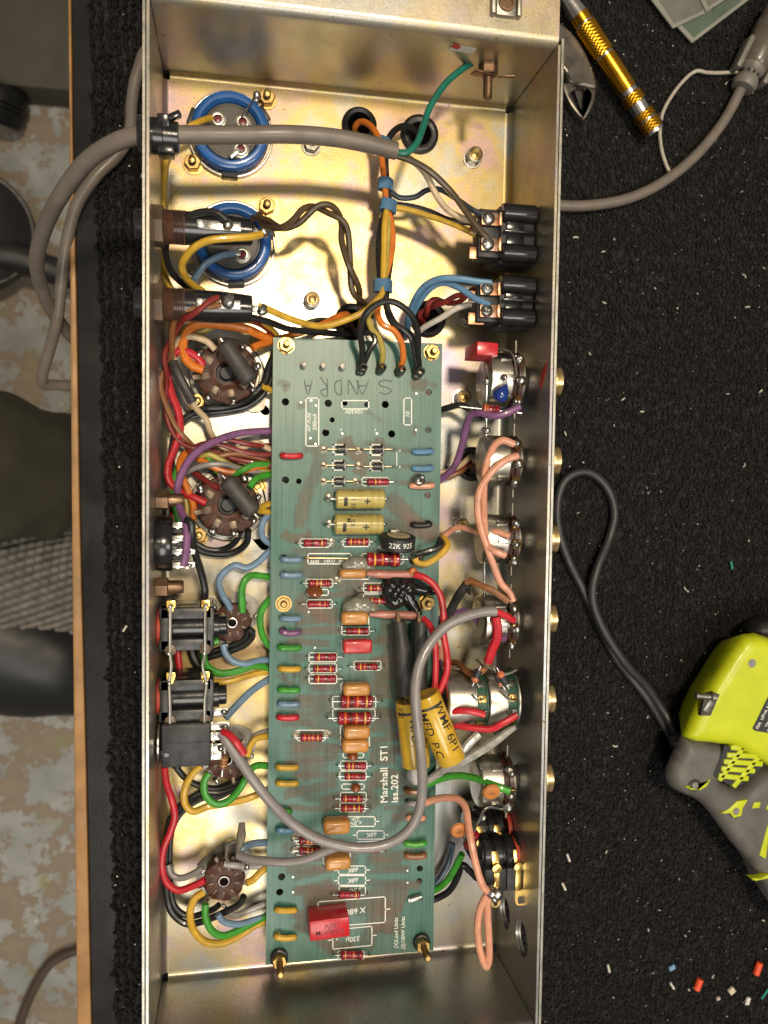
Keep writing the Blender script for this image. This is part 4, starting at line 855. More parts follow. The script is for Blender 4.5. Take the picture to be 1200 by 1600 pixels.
# ---------------- pads, turrets, bolts
def ringpad(x, y, r=2.3):
    q = MB(); q.lathe([(0, r), (.12, r*.85), (.25, .1)], B(x, y, .03), (0, 0, 1), 14); q.build('solder_pad', mat('flux_pad', (.24, .21, .15), .25, .3, .3, 400, .2), pcb)
for x, y in ((506, 702), (560, 704), (506, 727), (506, 752), (556, 752), (561, 727), (514, 777), (515, 818), (518, 847), (527, 907), (463, 1147), (511, 1147), (461, 1308), (460, 1330)): ringpad(x, y)
for x, y in ((470, 629), (486, 626), (494, 634), (485, 685), (493, 694), (535, 678), (589, 678), (651, 615), (650, 672), (492, 1012), (458, 1370), (458, 1394), (637, 1360), (637, 1379), (482, 956)): 
    q = MB(); q.lathe([(0, .95), (.3, .7), (.35, .1)], B(x, y, .02), (0, 0, 1), 10); q.build('solder_point', SOLDER, pcb)
for x, y in ((474, 571), (504, 573), (534, 574)):
    q = MB(); q.lathe([(0, 2.0), (.8, 2.0), (.9, 1.4), (4.5, 1.3), (4.8, 1.7), (5.4, 1.5), (5.6, .1)], B(x, y), (0, 0, 1), 14); q.build('turret_pin', PINM, pcb)
for x, y, r in ((564, 575, 2.4), (594, 575, 2.1), (624, 578, 2.2), (652, 581, 2.5)):
    q = MB(); q.lathe([(0, r*1.35), (2, r*1.3), (2.4, r), (9, r), (9.5, r*.86), (9.1, r*.62), (5, r*.55), (5, .05)], B(x, y+2), (0, 0, 1), 18); blob(q, B(x-1, y+4, 2.4), r*.9, 3); q.build('turret', PINM, pcb)
for x, y, k in ((447, 540, 0), (674, 551, 0), (443, 943, 1), (666, 941, 0), (436, 1494, 2), (658, 1470, 2)):
    c = B(x, y); q = MB()
    if k == 2: q.lathe([(.02, 5), (2.6, 5), (3, 4.4), (3, .1)], c, (0, 0, 1), 20); q.build('rubber_washer', RUBBER, pcb)
    q = MB(); q.lathe([(.04, 4.6), (.7, 4.6), (.75, 3)], c, (0, 0, 1), 20); h0 = 3 if k == 2 else .7; 
    c2 = c+V(0, 0, h0); hexprism(q, c2, 4.3 if k != 1 else 3.9, .1, 3.6 if k != 1 else 1, random.uniform(0, 1)); nut = q.build('nut', BRASS, pcb)
    q = MB(); hh = {0: 8, 1: 3.5, 2: 15}[k]; q.lathe([(0, 1.9)]+[(j*.5, 1.9 if j % 2 else 1.6) for j in range(int(hh/.5))]+[(hh, 1.3), (hh, .1)], c2, (0, 0, 1), 12); q.build('stud', BRASS, nut)
def eyelet(x, y, par=pcb):
    q = MB(); q.lathe([(0, 4.2), (.6, 4.4), (1.2, 3.4), (5, 2.6), (6.5, 2.4), (6.8, 2.0), (6.4, 1.5), (3, 1.3), (3, .1)], B(x, y), (0, 0, 1), 18); blob(q, B(x+3, y-4, 1.5), 2.3, 4); q.build('eyelet', SOLDER, par)
eyelet(652, 752); eyelet(650, 870)
# ---------------- components soldered to the board
ZERO = V(0, 0, 0)
def res(x0, x1, y0, y1, bands, leadpx=11, tilt=0, z=0.0):
    r = abs(B(0, y0)[1]-B(0, y1)[1])/2*.98; yc = (y0+y1)/2; a, b_ = B(x0, yc+tilt, r+.3+z), B(x1, yc-tilt, r+.3+z)
    return carbon(pcb, 'resistor', a, b_, r, bands, leadlen=leadpx/2.73)
def bd(s): return [(f_, c_) for f_, c_ in zip((.20, .38, .56, .78), s)] if len(s) == 4 else [(f_, c_) for f_, c_ in zip((.26, .5, .74), s)]
for a in ((573, 608, 747, 759, 'ryor'), (474, 511, 842, 855, 'rkrg'), (541, 576, 840, 853, 'yooy'), (482, 517, 905, 918, 'ryyr'), (480, 515, 938, 950, 'rroo'), (573, 603, 913, 925, 'yryr'), (575, 605, 933, 945, 'yryr'),
          (541, 576, 980, 992, 'kryk'), (491, 526, 1020, 1033, 'yrkr'), (489, 524, 1039, 1051, 'yrvy'), (490, 525, 1054, 1067, 'yrkr'), (556, 590, 1035, 1048, 'yokr'), (538, 572, 1190, 1203, 'yykr'), (538, 571, 1207, 1219, 'yrrk'),
          (469, 504, 1146, 1159, 'ooog'), (533, 567, 1242, 1254, 'yrry'), (533, 568, 1257, 1269, 'yryy'), (467, 502, 1307, 1320, 'kyyo'), (467, 503, 1323, 1336, 'kyyo'), (529, 563, 1392, 1404, 'rrvg'), (532, 567, 1485, 1499, 'grok'), (560, 592, 1326, 1334, 'rr')):
    res(*a[:4], bd(a[4]))
res(572, 625, 862, 886, [(.08, 'r'), (.24, 'y'), (.46, 'o'), (.66, 'k'), (.82, 'o')], 14); res(531.5, 582.5, 1085, 1107, [(.22, 'o'), (.34, 'k'), (.52, 'o'), (.79, 'g')], 15); res(527, 580, 1111, 1133, [(.22, 'o'), (.37, 'k'), (.55, 'o'), (.80, 'g')], 15)
# diodes
DIO = mat('diode_black', (.03, .03, .032), .3, 0, .3, 400, .1)
for x0, x1, yc in ((526, 543, 702), (584, 601, 702), (524, 541, 727), (583, 600, 729), (523, 540, 752)):
    a, b_ = B(x0, yc, 2.6), B(x1, yc, 2.6); ax_ = nrm(b_-a); l = np.linalg.norm(b_-a); r = 2.1
    q = MB(); q.lathe([(0, .4), (.05, r*.9), (.3, r), (l-.3, r), (l-.05, r*.9), (l, .4)], a, ax_, 16); d_ = q.build('diode', DIO, pcb)
    q = MB(); q.lathe([(l*.80, r), (l*.80, r+.06), (l*.93, r+.06), (l*.93, r)], a, ax_, 16); q.build('cathode_band', mat('pale_band', (.38, .37, .34), .4), d_)
    q = MB(); q.tube([a+ax_*.4, a-ax_*5.5, a-ax_*7+V(0, 0, -1.2), a-ax_*7.4+V(0, 0, -3)], .38, 6); q.tube([b_-ax_*.4, b_+ax_*4.5, b_+ax_*6+V(0, 0, -1.2), b_+ax_*6.4+V(0, 0, -3)], .38, 6); q.build('lead', mat('dull_brass_lead', (.55, .42, .25), .35, 1, .2), d_)
# yellow electrolytics on the board
OLIVE = mat('olive_gold_sleeve', (.42, .34, .10), .26, 0, .14, 140, .08, coat=.25)
for x0, x1, y0, y1, dk in ((524, 600, 763, 796, 0), (522, 598, 802, 836, 1)):
    r = abs(B(0, y0)[1]-B(0, y1)[1])/2; yc = (y0+y1)/2; a, b_ = B(x0, yc, r+.2), B(x1, yc, r+.2); ax_ = nrm(b_-a); l = np.linalg.norm(b_-a)
    q = MB(); q.lathe([(0, .3), (.15, r*.86), (.9, r), (l*.70, r), (l*.715, r*.95), (l*.74, r*.95), (l*.755, r), (l*.84, r), (l*.855, r*.95), (l*.875, r*.95), (l*.89, r), (l-.9, r), (l-.1, r*.88), (l, r*.5), (l-.4, .3)], a, ax_, 32); e_ = q.build('electrolytic_capacitor', OLIVE, pcb, 30)
    def onto(v, dx, dy): th_ = (v[1]+dy)/r; return a+ax_*(v[0]+dx)+V(0, 1, 0)*math.sin(th_)*(r+.05)+V(0, 0, 1)*math.cos(th_)*(r+.05)
    q = text_mb('+', 7, .12, mapf=lambda v: onto(v, l*.63, -.30*r)); q.build('plus_mark', BLACKINK, e_)
    q = MB(); q.flat = True; q.add([onto(V(u, v_), l*.19, -.30*r) for u in (-1.0, 1.0) for v_ in np.linspace(-2.6, 2.6, 5)], [(k, k+5, k+6, k+1) for k in range(4)]); q.build('minus_mark', BLACKINK, e_)
    for sx, ln in ((.36, 'KE 1'), (.28, 'M' if dk else '.')):
        q = text_mb(ln, 3.6, .02, mapf=lambda v: onto(V(-v[1], v[0]), l*sx, (.45 if dk else -.5)*r)); q.build('lettering', BLACKINK, e_)
    q = text_mb('F   63V', 2.6, mapf=lambda v: onto(v, l*.45, 1.0*r)); q.build('lettering', BLACKINK, e_)
    q = MB(); q.tube([a+ax_*.5, a-ax_*3, a-ax_*5+V(0, 0, -2), a-ax_*5.4+V(0, 0, -6)], .6, 6); q.tube([b_-ax_*.5, b_+ax_*1.5, b_+ax_*2.4+V(0, 0, -2), b_+ax_*2.6+V(0, 0, -6)], .6, 6); q.lathe([(-.3, 1.4), (.3, 1.4)], a, ax_, 10); q.build('lead', SOLDER, e_)
# trimmer
r = 9.6; a = B(622, 836, 10.6); ax_ = nrm(V(-.04, -.96, -.20)); u_ = V(1, 0, 0); w_ = nrm(np.cross(u_, ax_))
q = MB(); q.lathe([(0, .1), (0, r*.9), (.5, r), (7, r), (7.6, r*.95), (7.6, .1)], a+V(0, 0, 1.5), ax_, 34); tr = q.build('trimmer', BLACKM, pcb)
q = MB(); q.lathe([(-.15, 6.6), (-.35, 6.2), (-.35, 2), (-.1, .1)], a+V(0, 0, 1.5), ax_, 26); q.build('slot_disc', mat('cream_plastic', (.45, .36, .22), .45), tr)
def rim(v): th_ = v[0]/r; return a+V(0, 0, 1.5)+ax_*(3.9-v[1]*1.0)+(u_*math.sin(th_)+(w_ if w_[2] > 0 else -w_)*math.cos(th_))*(r+.06)
q = text_mb('22K 925', 4.0, .03, mapf=lambda v: rim(V(v[0], -v[1]))); 
q = text_mb('22K 925', 4.1, .03, mapf=lambda v: a+V(0, 0, 1.5)+ax_*(3.8-v[1])+(u_*math.sin(v[0]/r)+(w_ if w_[2] > 0 else -w_)*math.cos(v[0]/r))*(r+.06)); q.build('lettering', WHITEINK, tr)
q = MB(); q.box(B(598, 844, 6), (1.6, 5, 9), .3); q.box(B(614, 830, 4), (4, 2, 7), .3); q.build('pin', DULL, tr)
# bare link
q = MB(); q.tube([B(477, 872, -1), B(478, 872, 1.2), B(515, 872.5, 1.6), B(554, 873, 1.2), B(555, 873, -1)], .55, 6); q.build('bare_link', mat('dull_brass_lead', (.55, .42, .25), .35, 1), pcb)
# film capacitors (tan dipped) – tops sit 10 to 14 units above the board
TAN = mat('tan_dipped_film', (.50, .235, .060), .30, 0, .13, 200, .06, coat=.2)
REDF = mat('red_moulded_film', (.50, .035, .035), .33, 0, .22, 300, .15, coat=.15)
def film(x0, x1, y0, y1, h, mat_=TAN, name='film_capacitor', bev=2.4):
    a, b_ = P(x0, y0, ZT+h), P(x1, y1, ZT+h); c = (a+b_)/2; q = MB(); sx, sy = abs(b_[0]-a[0]), abs(a[1]-b_[1]); bb = min(bev, sy*.42)
    q.box((c[0], c[1], ZT+.4+h/2), (sx, sy, h), bb, None, 4); return q.build(name, mat_, pcb, 60), c
for a in ((531, 573, 890, 904, 9), (534, 576, 957, 977, 10), (537, 579, 1070, 1088, 9), (538, 579, 1137, 1155, 10), (535, 577, 1158, 1177, 10), (506, 548, 1285, 1304, 10), (509, 549, 1343, 1360, 11)): film(*a)
film(537, 582, 1001, 1021, 9, REDF, bev=1.6)
# red box capacitor with print
a, b_ = P(484, 1439, ZT+16), P(546, 1464.5, ZT+16); c = (a+b_)/2; sx, sy = abs(b_[0]-a[0]), abs(a[1]-b_[1])
q = MB(); q.box((c[0], c[1], ZT+8.3), (sx, sy, 15.4), .7, rotz(.035)); rb = q.build('box_capacitor', RED, pcb, label='red box capacitor, largest on the board')
for s_, dx, dy in (('0.68\u00b5F/M', 0, 1.6), ('100V', 1.4, -2.0)):
    q = text_mb(s_, 4.2, .03); q2 = MB(); q2.flat = True; q2.add(q.v[0] @ rotz(pi+.035).T+V(c[0]+dx, c[1]-dy, ZT+16.08), q.f); q2.build('lettering', mat('dark_red_print', (.14, .004, .01), .5), rb)
# brown disc capacitors
CER = mat('brown_ceramic', (.20, .055, .018), .22, 0, .2, 300, .1, coat=.4)
for x0, x1, y, h, ry_ in ((478, 505, 924, 5, 6), (542, 560, 1181, 4, 4), (548, 564, 1231, 4, 4)):
    a, b_ = B(x0, y, h), B(x1, y, h); l = np.linalg.norm(b_-a); q = MB(); q.lathe([(-2.3, .1), (-2.2, l*.2), (-1.2, l*.42), (0, l*.5), (1.2, l*.42), (2.2, l*.2), (2.3, .1)], (a+b_)/2, nrm(V(.05, .85, .5)), 24); q.build('disc_capacitor', CER, pcb)
    
# clear glue blobs behind two of the tan capacitors
GLUE = mat('hot_glue', (.36, .35, .28), .22, 0, .2, 200, .2, coat=.3); GLUE.node_tree.nodes['Principled BSDF'].inputs['Transmission Weight'].default_value = .45
for (x, y, ln) in ((556, 882, 1), (560, 948, 1.15)):
    q = MB()
    for dx, dy, rr in ((-12, 2, 3.6), (-2, -1, 4.4), (9, 0, 4.2), (18, 4, 3.4), (26, 9, 2.6), (3, 4, 4)): q.ball(B(x+dx*ln, y+dy, 3.6), rr*ln, 12, (0, 0, 1), (.9, 1.15))
    melt(q.build('glue_blob', GLUE, pcb), .6, 12)
# pink sleeved lead-outs
PINK = mat('pink_sleeve', (.42, .17, .13), .3, 0, .15, 200, .06, coat=.2)
for pts in ([(573, 896), (590, 897), (620, 898), (648, 897)], [(577, 960), (600, 960), (630, 961), (652, 962)]):
    q = MB(); q.tube([B(x, y, 8) for x, y in pts], [1.2, 2.4, 2.4, 2.4], 10); q.build('sleeved_lead', PINK, pcb)
q = MB(); q.box(B(646, 894, 9), (4.6, 6, 5), 1.6, rotz(.6)); q.build('sleeve_end', wm('orange'), pcb)
# insulated wire links at both edges
def link(x0, x1, y, col, dy=2.0, r=1.72, h=1.9):
    q = MB(); q.tube([B(x0+1, y, -3), B(x0, y+.2, .6), B(x0+3, y+dy*.6, h+1.2), B((x0+x1)/2, y+dy, h+1.0), B(x1-2, y+dy*.7, h+.3), B(x1, y+dy*.5, h-.8), B(x1+1, y+dy*.4, -1)], r, 9); q.build('wire_link', wm(col), pcb)
for a in ((441, 469, 711, 'red'), (441, 468, 873, 'paleblue'), (441, 469, 897, 'paleblue'), (440, 467, 965, 'paleblue'), (440, 467, 985, 'purple', 5), (437, 467, 1011, 'green'), (438, 466, 1044, 'yellow'), (437, 465, 1077, 'green'), (437, 465, 1099, 'paleblue'), (435, 463, 1120, 'red'),
          (434, 462, 1198, 'yellow'), (434, 462, 1223, 'yellow'), (433, 452, 1267, 'green'), (434, 459, 1296, 'blue'), (432, 460, 1421, 'yellow'), (431, 460, 1462, 'yellow', 4)): link(*a)
for a in ((671, 650, 704, 'blue'), (671, 650, 730, 'blue'), (668, 648, 817, 'black', 4), (660, 638, 1233, 'brown', 5), (660, 640, 1254, 'grey'), (658, 641, 1277, 'salmon'), (660, 637, 1315, 'green', 5), (660, 638, 1334, 'brown', 5), (672, 646, 757, 'salmon', 3)): link(*a)
q = MB(); q.box(B(650, 1404, 2), (7.5, 2.6, 2.6), .5, rotz(.2)); q.box(B(641, 1406, 1.2), (2.6, 2.8, 2), .4); q.build('solder_clip', STEEL, pcb)
q = MB(); q.box(B(652, 1255, 3.2), (6.5, 2.4, 2), .5, rotz(.25)); q.build('solder_clip', STEEL, pcb)
# lump of black insulating compound
GOO = mat('black_goo', (.009, .009, .009), .17, 0, .3, 200, .10, 200, coat=.4)
q = MB()
for pts, rr in (([(605, 918), (618, 912), (635, 914), (650, 920), (668, 923), (683, 922)], [2.4, 4, 4.5, 3.4, 2.9, 2.5]), ([(640, 898), (625, 902), (612, 908), (606, 922), (612, 934), (620, 944), (624, 950)], [2, 2.6, 3.4, 3.8, 4.2, 3.6, 1.2]), ([(636, 920), (640, 935), (650, 950), (654, 962)], [3.4, 3, 2.6, 2.6]), ([(602, 930), (616, 928), (630, 924)], [2.2, 3.4, 3.6]), ([(622, 900), (640, 902), (648, 903)], [2.2, 2.2, 1.6]), ([(633, 934), (630, 940), (622, 946)], [2, 2.4, 1.8])):
    q.tube([B(x, y, 7.5) for x, y in pts], rr, 12)
for x, y, h, rr in ((612, 914, 10, 2.6), (622, 921, 12, 2.2), (616, 930, 10.5, 2.8), (630, 914, 11, 2.4), (610, 936, 9, 2.2), (626, 938, 10, 2.4), (640, 922, 10.5, 2.2), (618, 944, 8, 2), (606, 926, 9, 2)): q.ball(B(x, y, h), rr, 8, rng.normal(0, 1, 3), (1, 1.1))
melt(q.build('insulating_compound', GOO, pcb, 80, label='glossy black lump of insulating compound'), .5, 9)
# ================================================================ parts hanging loose over the board
YCAP = mat('yellow_film_wrap', (.58, .36, .030), .22, 0, .12, 160, .06, coat=.45)
def axial(p0, p1, r, label, text, rows, band=True):
    a, b_ = P(*p0), P(*p1); ax_ = nrm(b_-a); l = np.linalg.norm(b_-a); t = thing('axial_capacitor', label, 'capacitor', a, 'yellow axial capacitors hung over the board')
    side = nrm(np.cross(V(0, 0, 1), ax_)); up = np.cross(ax_, side)
    q = MB(); q.lathe([(.6, .1), (.5, r*.55), (0, r*.84), (.2, r*.96), (.8, r), (l-.8, r), (l-.2, r*.97), (l, r*.84), (l-.5, r*.5), (l-.6, .1)], a, ax_, 30); o = q.build('wrap', YCAP, t)
    def on(h, s_): th_ = s_/r; return a+ax_*h+side*math.sin(th_)*(r+.06)+up*math.cos(th_)*(r+.06)
    if band:
        q = MB(); q.flat = True; q.add([on(l*.15+d, s_) for d in (-.8, .8) for s_ in np.linspace(-r*1.2, r*.9, 9)], [(k, k+9, k+10, k+1) for k in range(8)]); q.build('black_bar', BLACKINK, o)
    for s_, h, off, sz in rows:
        q = text_mb(s_, sz, .03, mapf=lambda v: on(l*h+v[0], off*r+v[1])); q.build('lettering', BLACKINK, o)
    return t, a, b_, ax_
axial((654, 1085, 31), (652, 1197, 31), 7.0, 'yellow axial capacitor between the other two, mostly behind the grey screened cable', '', [('6P1', .60, .2, 7)])
axial((637, 1095, 35), (648, 1196, 35), 7.0, 'yellow axial capacitor nearest the board centre, under the left black sleeve', '', [('MFD.', .44, .1, 7), ('.022', .12, -.9, 4)])
axial((664, 1084, 47), (706, 1188, 47), 7.9, 'yellow axial capacitor slanting right across the board edge, lettered in black', '', [('WMF 6P1', .48, .45, 7.2), ('MFD. P.C', .52, -.85, 7.0)])
for p0, p1, lab, k in (((622, 962, 30), (634, 1090, 33), 'left black heat shrink sleeve running from the black lump to the yellow capacitors', 0), ((655, 962, 30), (658, 1082, 33), 'right black heat shrink sleeve, half behind the grey screened cable', 1)):
    a, b_ = P(*p0), P(*p1); q = MB(); pts = [a+(b_-a)*f_+V(.4*math.sin(f_*5+k), 0, 0) for f_ in np.linspace(.08, .97, 7)]; q.tube(pts, [3.8, 4.0, 4.7, 4.3, 4.2, 4.3, 4.2], 18); q.tube([pts[2]+(b_-a)*.02, pts[2]+(b_-a)*.06], 4.6, 18, 2)
    t = thing('heat_shrink_sleeve', lab, 'sleeve', a, 'heat shrink sleeves over the board'); q.build('sleeve', HEAT, t); q = MB(); q.tube([a-(b_-a)*.05, a, a+(b_-a)*.1], [.7, .8, 1.6], 8); q.tube([b_-(b_-a)*.04, b_+(b_-a)*.03], .6, 6, 0); q.build('lead', mat('dull_brass_lead', (.55, .42, .25), .35), t)
# ================================================================ wiring
def wire(col, pts, label, r=1.62, group=None, name='wire', cat='wire', seg=9, sm=7, colour=None):
    q = MB(); q.tube([P(*p) for p in pts], r, seg, sm); return tag(q.build(name, colour or wm(col), org=P(*pts[0])), label, cat, group)
def twist(cols, pts, labels, r, amp, pitch, group):
    p = spline([P(*k) for k in pts], 10); s_ = np.concatenate([[0], np.cumsum(np.linalg.norm(np.diff(p, axis=0), axis=1))]); n = int(s_[-1]/1.6); ss = np.linspace(0, s_[-1], n)
    q = np.column_stack([np.interp(ss, s_, p[:, k]) for k in range(3)]); tg = np.gradient(q, axis=0)
    for k, (c_, lb) in enumerate(zip(cols, labels)):
        ph = 2*pi*k/len(cols); out = []
        for i in range(n):
            d = nrm(tg[i]); sd = nrm(np.cross(d, V(0, 0, 1))); a_ = 2*pi*ss[i]/pitch+ph+.6*math.sin(ss[i]*.11); out.append(q[i]+amp*(sd*math.cos(a_)+V(0, 0, 1)*math.sin(a_)))
        m_ = MB(); m_.tube(out, r, 8, 0); tag(m_.build('wire', wm(c_), org=out[0]), lb, 'wire', group)
# ---- bundle between the grommets and the turrets
wire('orange', [(556, 214, -4), (555, 198, 6), (566, 190, 12), (582, 200, 18), (594, 222, 22), (597, 250, 24), (601, 288, 26), (604, 322, 27), (612, 350, 26), (613, 385, 26), (606, 420, 26), (598, 447, 27), (592, 470, 28), (590, 490, 30), (598, 507, 32), (615, 516, 32), (627, 535, 30), (630, 558, 27), (626, 574, 22)], 'orange wire from the topmost grommet down the taped bundle to a turret', 1.75)
wire('black', [(652, 222, -5), (650, 207, 3), (635, 197, 10), (618, 203, 15), (606, 220, 20), (602, 250, 23), (604, 288, 24), (607, 322, 25), (596, 350, 24), (592, 390, 24), (594, 430, 25), (600, 455, 27), (606, 485, 28), (620, 510, 28), (640, 522, 29), (650, 545, 28), (652, 576, 22)], 'black flat wire from the upper right grommet, down the left of the bundle', 1.9)
wire('yellow', [(606, 318, 27), (601, 350, 29), (600, 390, 29), (599, 430, 29), (598, 455, 30), (586, 472, 31), (570, 486, 31), (548, 497, 31), (510, 509, 32), (478, 506, 36), (445, 495, 41), (420, 484, 44), (404, 478, 45)], 'yellow wire from the taped bundle to the tip of the lower fuse holder', 1.75)
wire('olive', [(607, 320, 26), (606, 360, 27), (604, 400, 27), (600, 445, 28), (590, 475, 28), (576, 492, 30), (580, 512, 30), (592, 528, 29), (598, 550, 27), (596, 572, 22)], 'olive yellow wire down the taped bundle, then to a board turret', 1.65)
wire('black', [(611, 325, 25), (610, 360, 25), (611, 400, 25), (606, 440, 26), (604, 480, 28), (612, 503, 29), (630, 515, 30), (643, 530, 29), (650, 560, 26), (650, 578, 22)], 'black wire down the right side of the taped bundle to the rightmost turret', 1.6)
wire('black', [(565, 572, 23), (566, 545, 30), (563, 515, 38), (572, 490, 44), (590, 475, 46), (610, 471, 46), (630, 480, 45), (646, 498, 42), (653, 522, 37), (653, 550, 30), (655, 576, 22)], 'large black wire loop arching over the top edge of the circuit board', 1.75)
wire('black', [(567, 572, 23), (577, 548, 29), (586, 533, 30), (580, 521, 29), (565, 520, 24), (552, 515, 8), (548, 505, -4)], 'short black wire from a turret hooking into the middle left grommet', 1.6)
for (x, y, w_, h_, rr, z, lb) in ((602, 288, 5.4, 17, -.05, 25, 'second blue tape band on the wire bundle, below the cut grey cable'), (607, 322, 6.2, 17, -.25, 26, 'third blue tape band, where yellow and black wires leave the bundle'), (598, 447, 6.6, 19, .0, 27, 'lowest blue tape band, just above the circuit board'), (601, 221, 5, 9, -.4, 20, 'topmost blue tape band beside the topmost grommet')):
    c = P(x, y, z); ax_ = nrm(V(math.sin(rr), -math.cos(rr), -.05)); l = h_/2.8; q = MB(); q.lathe([(-l/2, w_*.55), (-l/2, w_*.72), (-l*.1, w_*.76), (l*.2, w_*.72), (l/2, w_*.77), (l/2, w_*.55)], c, ax_, 14, lambda i, k, r: r*(1+.12*math.sin(k*2.1))); tag(q.build('tape_band', mat('blue_tape', (.07, .17, .29), .6, 0, .2, 200, .3)), lb, 'tape', 'blue tape bands on the wire bundle')
# ---- power switch
wire('navy', [(611, 300, 24), (625, 309, 24), (648, 308, 26), (668, 297, 30), (690, 297, 34), (715, 312, 40), (738, 328, 44), (757, 336, 46)], 'dark navy wire from the bundle to the upper rocker switch', 1.5)
wire('black', [(611, 319, 25), (640, 322, 27), (670, 330, 29), (700, 343, 32), (730, 348, 35), (752, 348, 38)], 'black wire above the yellow one, from the bundle to the upper rocker switch', 1.5)
wire('yellow', [(610, 322, 25), (640, 328, 27), (670, 337, 29), (700, 347, 32), (730, 360, 35), (752, 372, 38)], 'yellow wire from the bundle to the upper rocker switch', 1.7)
wire('blue', [(634, 520, 2), (637, 500, 16), (648, 468, 28), (665, 446, 36), (690, 435, 42), (720, 436, 45), (748, 440, 46), (768, 442, 47)], 'upper pale blue wire arching to the lower rocker switch', 1.75)
wire('blue', [(636, 525, 4), (640, 502, 16), (655, 472, 26), (674, 449, 34), (695, 442, 38), (718, 450, 42), (742, 466, 45), (765, 477, 47)], 'lower pale blue wire arching to the lower rocker switch', 1.75)
twist(('darkred', 'darkred'), [(656, 506, -3), (662, 490, 8), (676, 474, 16), (695, 472, 22), (715, 467, 28), (735, 458, 34), (756, 456, 38)], ('dark red wire of the twisted pair from the grommet to the lower rocker switch',)*2, 1.55, 1.8, 24, 'dark red twisted pair')
wire('white', [(648, 524, 4), (662, 512, 12), (690, 496, 22), (715, 481, 29), (740, 476, 33), (758, 482, 36)], 'white wire from under the board edge to the lower rocker switch', 1.7)
# ---- twisted brown pair to the capacitor
twist(('umber', 'umber'), [(400, 337, 12), (418, 350, 24), (440, 356, 34), (462, 346, 38), (480, 329, 40), (498, 323, 40), (520, 330, 40), (536, 350, 38), (540, 380, 36), (546, 415, 34), (555, 450, 28), (566, 478, 18), (580, 496, 10)], ('umber brown wire of the twisted pair leaving the lower blue capacitor',)*2, 1.75, 1.9, 40, 'umber twisted pair')
# ---- around the capacitors and fuses
wire('yellow', [(330, 184, 12), (312, 190, 18), (292, 200, 20), (274, 216, 16), (262, 240, 10), (256, 290, 8), (254, 350, 8), (256, 420, 8), (268, 452, 10), (285, 470, 10)], 'dull yellow wire from the topmost capacitor running down beside the rear wall', 1.7)
wire('black', [(354, 344, 55), (340, 333, 56), (318, 331, 54), (290, 340, 50), (268, 360, 44), (259, 385, 36), (262, 410, 28), (272, 430, 22), (290, 446, 18), (310, 455, 14)], 'black wire looping from the upper fuse holder side tag down behind the lower one', 1.75)
wire('yellow', [(408, 366, 46), (390, 370, 50), (360, 372, 52), (325, 376, 52), (300, 390, 48), (285, 412, 40), (289, 432, 32), (302, 446, 26), (318, 456, 22)], 'yellow wire curling from the tip of the upper fuse holder', 1.9)
wire('paleblue', [(364, 396, 12), (345, 400, 18), (322, 412, 20), (306, 432, 16), (300, 448, 10)], 'slate blue wire from the lower blue capacitor terminal', 1.8)
wire('orange', [(548, 500, -4), (542, 491, 5), (525, 496, 10), (500, 508, 14), (470, 520, 14), (440, 528, 10), (420, 536, 8)], 'orange wire curving out of the middle left grommet toward the board corner', 1.8)
wire('orange', [(436, 535, 8), (410, 525, 16), (385, 514, 22), (350, 508, 24), (315, 506, 24), (295, 515, 22), (286, 535, 20), (289, 558, 20), (302, 572, 20), (318, 578, 20)], 'thick orange wire sweeping round to the left lugs of the upper octal socket', 2.5)
wire('orange', [(394, 544, 20), (404, 539, 18), (418, 535, 13), (432, 533, 9)], 'short orange wire from the upper octal socket to under the board corner', 2.0)
wire('black', [(389, 495, 34), (420, 503, 30), (450, 514, 24), (485, 518, 18), (520, 521, 12), (545, 522, 6)], 'black wire passing under the lower fuse holder tip toward the grommet', 1.8)
wire('black', [(470, 508, 10), (500, 500, 10), (530, 505, 6), (548, 512, -3)], 'thin black wire entering the middle left grommet from the left', 1.5)
wire('darkred', [(372, 500, 28), (395, 502, 26), (415, 512, 18), (432, 530, 9)], 'crimson wire slipping under the top left board corner', 1.7)
wire('yellow', [(385, 498, 26), (410, 505, 22), (428, 518, 14), (440, 535, 9)], 'yellow wire slipping under the top left board corner', 1.6)
wire('olive', [(262, 480, 12), (272, 505, 14), (290, 518, 16), (312, 519, 17), (330, 511, 18), (340, 503, 20)], 'olive wire hooking below the lower fuse holder', 1.8)
twist(('darkred', 'brown'), [(343, 470, 53), (325, 476, 53), (305, 485, 52), (285, 494, 48), (274, 510, 40), (266, 540, 30), (259, 575, 22), (256, 610, 18), (262, 645, 16), (275, 675, 15), (295, 695, 14), (325, 708, 14), (360, 712, 13), (395, 718, 12), (432, 728, 9)], ('dark red wire twisted with a brown one along the rear wall', 'brown wire twisted with a dark red one along the rear wall'), 1.55, 1.75, 46, 'heater wires along the rear wall')
twist(('darkred', 'darkred'), [(298, 712, 16), (320, 694, 16), (345, 690, 16), (370, 696, 15), (395, 702, 14), (432, 704, 9)], ('dark red wire waving from the rear wall to the board beneath the purple one',)*2, 1.5, 2.6, 70, 'dark red wires under the purple wire')
wire('red', [(318, 571, 19), (305, 556, 20), (285, 548, 20), (270, 556, 19), (262, 580, 17), (268, 615, 16), (279, 645, 15), (281, 675, 14), (273, 700, 14), (263, 728, 14), (265, 752, 15), (282, 768, 16), (300, 776, 18), (322, 786, 19)], 'bright red wire linking the left lugs of both octal sockets', 2.1)
wire('red', [(270, 775, 10), (271, 800, 12), (274, 830, 12), (276, 850, 12)], 'short red wire behind the round selector socket', 2.3)
wire('cream', [(336, 546, 21), (322, 533, 22), (300, 526, 22), (280, 530, 20), (270, 545, 20), (269, 562, 22), (272, 575, 24)], 'cream wire from the upper octal socket to the slanting black sleeve', 1.8)
